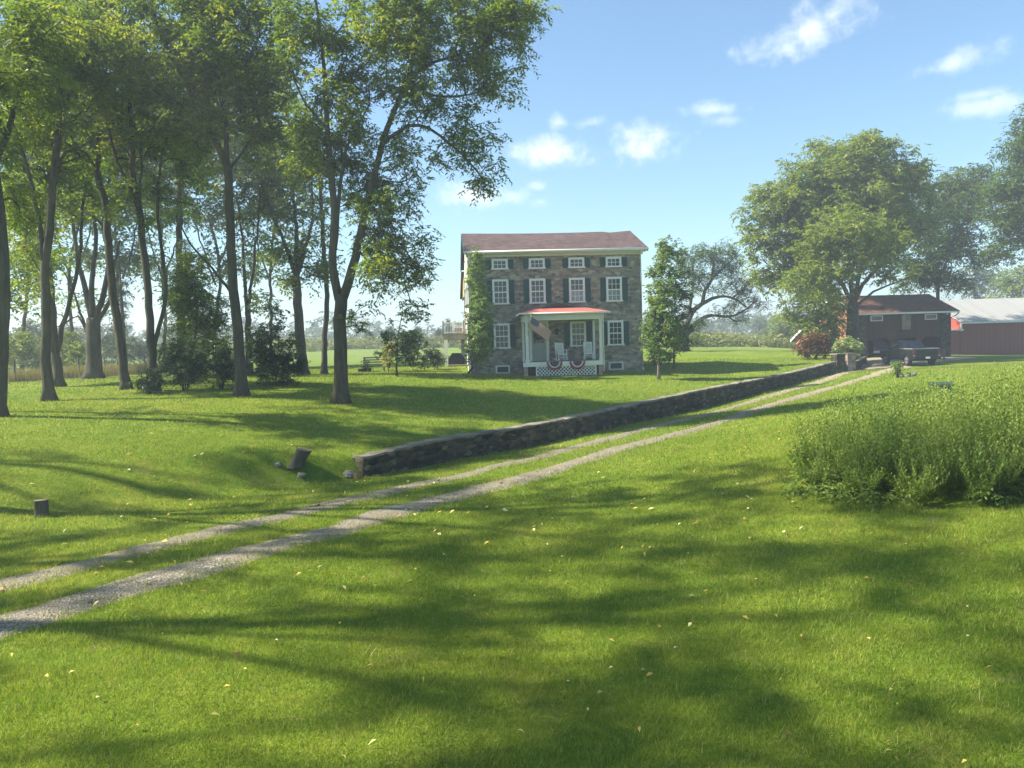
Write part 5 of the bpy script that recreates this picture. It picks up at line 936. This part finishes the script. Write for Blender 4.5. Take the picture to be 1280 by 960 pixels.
k&=~((X>HX0-.1)&(X<HX1+.1)&(Y>HY-.05)&(Y<62)); k&=~((X>4.6)&(X<9.6)&(Y>45.1)&(Y<48)); k&=~inpoly(X,Y,ring)
edge=np.exp(-np.clip(td,0,9)/.12); Hh=Hh*(1+.9*edge*R.random(len(X))); X,Y,Hh,Ww=X[k],Y[k],Hh[k],Ww[k]
tx=R.uniform(-9,12,260); ty=R.uniform(4.5,24,260); kt=trackdist(tx,ty)>.05; tx,ty=tx[kt],ty[kt]; m_=26
tX=np.repeat(tx,m_)+R.normal(0,.035,len(tx)*m_); tY=np.repeat(ty,m_)+R.normal(0,.035,len(tx)*m_); X=np.r_[X,tX]; Y=np.r_[Y,tY]; Hh=np.r_[Hh,R.uniform(.07,.15,len(tX))]; Ww=np.r_[Ww,R.uniform(.005,.010,len(tX))]
V=blades(X,Y,Hh,Ww,.75); tag(npmesh('grass',V,np.arange(len(X)*3).reshape(-1,3),M['blade'],None,(0,15,0),np.repeat(R.random(len(X)),3)),kind='stuff')
n=650; r=np.sqrt(R.uniform(16,26**2,n))*R.random(n)**.18; th=R.uniform(-.7,.7,n)+YAW; X=r*np.sin(th); Y=r*np.cos(th); Z=ground(X,Y)+.045
a=R.uniform(0,6.28,n); l=(R.uniform(.018,.042,n)*np.clip(r/9,1,1.6))[:,None]; dx=np.c_[np.cos(a),np.sin(a),R.normal(0,.35,n)]*l; dy=np.c_[-np.sin(a),np.cos(a),R.normal(0,.35,n)]*l*R.uniform(.3,.55,(n,1)); c=np.c_[X,Y,Z]; up_=np.array((0,0,.012))
V=np.stack([c-dx,c-dx*.1+dy+up_,c+dx,c-dx*.1-dy+up_],1).reshape(-1,3); tag(npmesh('fallen_leaves',V,np.arange(n*4).reshape(-1,4),M['fallen'],None,(0,12,0),np.repeat(R.random(n),4)),kind='stuff')
b=MB(); rg=random.Random(4)
for q in TR:
    for p_ in q:
        if p_[1]>27 or p_[0]<-9.5: continue
        for _ in range(9):
            x=p_[0]+rg.gauss(0,.24); y=p_[1]+rg.gauss(0,.24); s=rg.uniform(.006,.019); z=gz(x,y)+.03 if _==0 else z; c=(x,y,z)
            V=[(x+s*rg.uniform(.7,1.3),y,z),(x,y+s,z),(x-s*rg.uniform(.7,1.3),y,z),(x,y-s,z),(x+rg.uniform(-.3,.3)*s,y,z+s*.8)]; b.add(V,[(0,1,4),(1,2,4),(2,3,4),(3,0,4)])
tag(b.build('gravel',M['pebble'],None,(0,14,0)),kind='stuff')
# ------------------------------------------------------------------ light, sky, air, camera
EL=rad(44); AZ=rad(5)    # sun low-ish on the left, slightly beyond the house front
sv=Vector((-math.cos(EL)*math.cos(AZ),math.cos(EL)*math.sin(AZ),math.sin(EL)))
sl=bpy.data.lights.new('sun','SUN'); sl.energy=5.0; sl.angle=rad(.8); sl.color=(1,.93,.78); so=bpy.data.objects.new('sun',sl); COL.objects.link(so); so.rotation_euler=sv.to_track_quat('Z','Y').to_euler()
W=bpy.data.worlds.new('World'); S.world=W; W.use_nodes=True; nt=W.node_tree; bg=nt.nodes['Background']
sky=N(nt,'ShaderNodeTexSky',sky_type='NISHITA'); sky.sun_disc=False; sky.sun_elevation=EL; sky.sun_rotation=math.atan2(sv.x,sv.y); sky.air_density=1.0; sky.dust_density=.8; sky.ozone_density=1.6; sky.altitude=100
tc=N(nt,'ShaderNodeTexCoord'); D=tc.outputs['Generated']
nz=noise(nt,16,6,D,.62); nz2=noise(nt,55,5,D,.6)
tot=None
def vdot(v):
    n=N(nt,'ShaderNodeVectorMath',operation='DOT_PRODUCT'); L(nt,D,n.inputs[0]); n.inputs[1].default_value=tuple(v); return n.outputs['Value']
for px,py,a,bq,rot,st in ((1010,42,72,28,20,.85),(1040,20,50,18,25,.6),(1190,80,55,16,15,.7),(1238,130,62,13,10,.6),(1225,118,35,9,8,.5),(806,180,46,24,-5,1.),(790,170,28,18,0,.8),(690,190,52,19,3,.95),(665,188,30,14,0,.6),(592,246,50,17,5,.95),(640,246,28,9,0,.6),(893,137,36,9,3,.65),(905,150,24,8,0,.4),(738,153,24,7,8,.6),(698,153,15,10,0,.55),(672,232,14,7,0,.45),(675,253,15,8,0,.45)):
    d=ray(px,py); d/=np.linalg.norm(d); u=ray(px+40*math.cos(rad(rot)),py-40*math.sin(rad(rot))); u/=np.linalg.norm(u); u-=d*(u@d); u/=np.linalg.norm(u); v=np.cross(d,u); k=math.cos(math.atan(math.hypot(px-640,py-480)/F))
    x=vdot(u/(a/F*k*1.15)); y=vdot(v/(bq/F*k*1.15)); r2=math_(nt,'ADD',math_(nt,'MULTIPLY',x,x),math_(nt,'MULTIPLY',y,y))
    f=math_(nt,'SUBTRACT',1.,math_(nt,'SQRT',r2)); f=math_(nt,'MAXIMUM',f,-1.2); f=math_(nt,'MULTIPLY',f,math_(nt,'GREATER_THAN',vdot(d),.5)) if False else f
    g=N(nt,'ShaderNodeMath',operation='GREATER_THAN'); L(nt,vdot(d),g.inputs[0]); g.inputs[1].default_value=.6
    mr=N(nt,'ShaderNodeMapRange',interpolation_type='SMOOTHSTEP'); L(nt,math_(nt,'ADD',f,math_(nt,'ADD',math_(nt,'MULTIPLY',math_(nt,'SUBTRACT',nz,.5),2.6),math_(nt,'MULTIPLY',math_(nt,'SUBTRACT',nz2,.5),1.5))),mr.inputs[0]); mr.inputs[1].default_value=-.1; mr.inputs[2].default_value=1.5; mr.inputs[4].default_value=st
    q=math_(nt,'MULTIPLY',mr.outputs[0],g.outputs[0]); tot=q if tot is None else math_(nt,'MAXIMUM',tot,q)
SKYC=(5.9,6.25,6.3)
sk=mixc(nt,1,sky.outputs[0],(.82,1.0,1.04),'MULTIPLY'); cl=mixc(nt,tot,sk,SKYC); L(nt,cl,bg.inputs[0]); bg.inputs[1].default_value=.084
HZ=True
if HZ:
    hm=bpy.data.materials.new('haze_air'); hm.use_nodes=True; hn=hm.node_tree
    for n_ in list(hn.nodes):
        if n_.type=='BSDF_PRINCIPLED': hn.nodes.remove(n_)
    pv=N(hn,'ShaderNodeVolumePrincipled'); pv.inputs['Color'].default_value=(.80,.90,1,1); pv.inputs['Density'].default_value=.0017; pv.inputs['Anisotropy'].default_value=.2; L(hn,pv.outputs[0],hn.nodes['Material Output'].inputs['Volume'])
    tag(MB().box(-430,430,-70,910,-3,32).build('haze',hm),kind='stuff')
cam=bpy.data.cameras.new('camera'); cam.sensor_width=36; cam.lens=F/1280*36; cam.clip_end=3000; cam.clip_start=.1; co=bpy.data.objects.new('camera',cam); COL.objects.link(co)
fwd=Vector(ray(640,480)); upv=Vector(ray(640,380))-fwd; fwd.normalize(); z_=-fwd; y_=(upv-upv.dot(fwd)*fwd).normalized(); x_=y_.cross(z_)
from mathutils import Matrix
mw=Matrix((x_,y_,z_)).transposed().to_4x4(); mw.translation=(0,0,CZ); co.matrix_world=mw; S.camera=co
S.render.engine='CYCLES'; S.render.resolution_x=1024; S.render.resolution_y=768
S.cycles.max_bounces=6; S.cycles.diffuse_bounces=3; S.cycles.transmission_bounces=3; S.cycles.transparent_max_bounces=6; S.cycles.volume_bounces=0; S.cycles.caustics_reflective=False; S.cycles.caustics_refractive=False
vs=S.view_settings; vs.view_transform='Standard'; vs.look='None'; vs.exposure=1.42; vs.gamma=1; vs.use_curve_mapping=False
print('SCENE objects',len(bpy.data.objects),'verts',sum(len(m.vertices) for m in bpy.data.meshes))
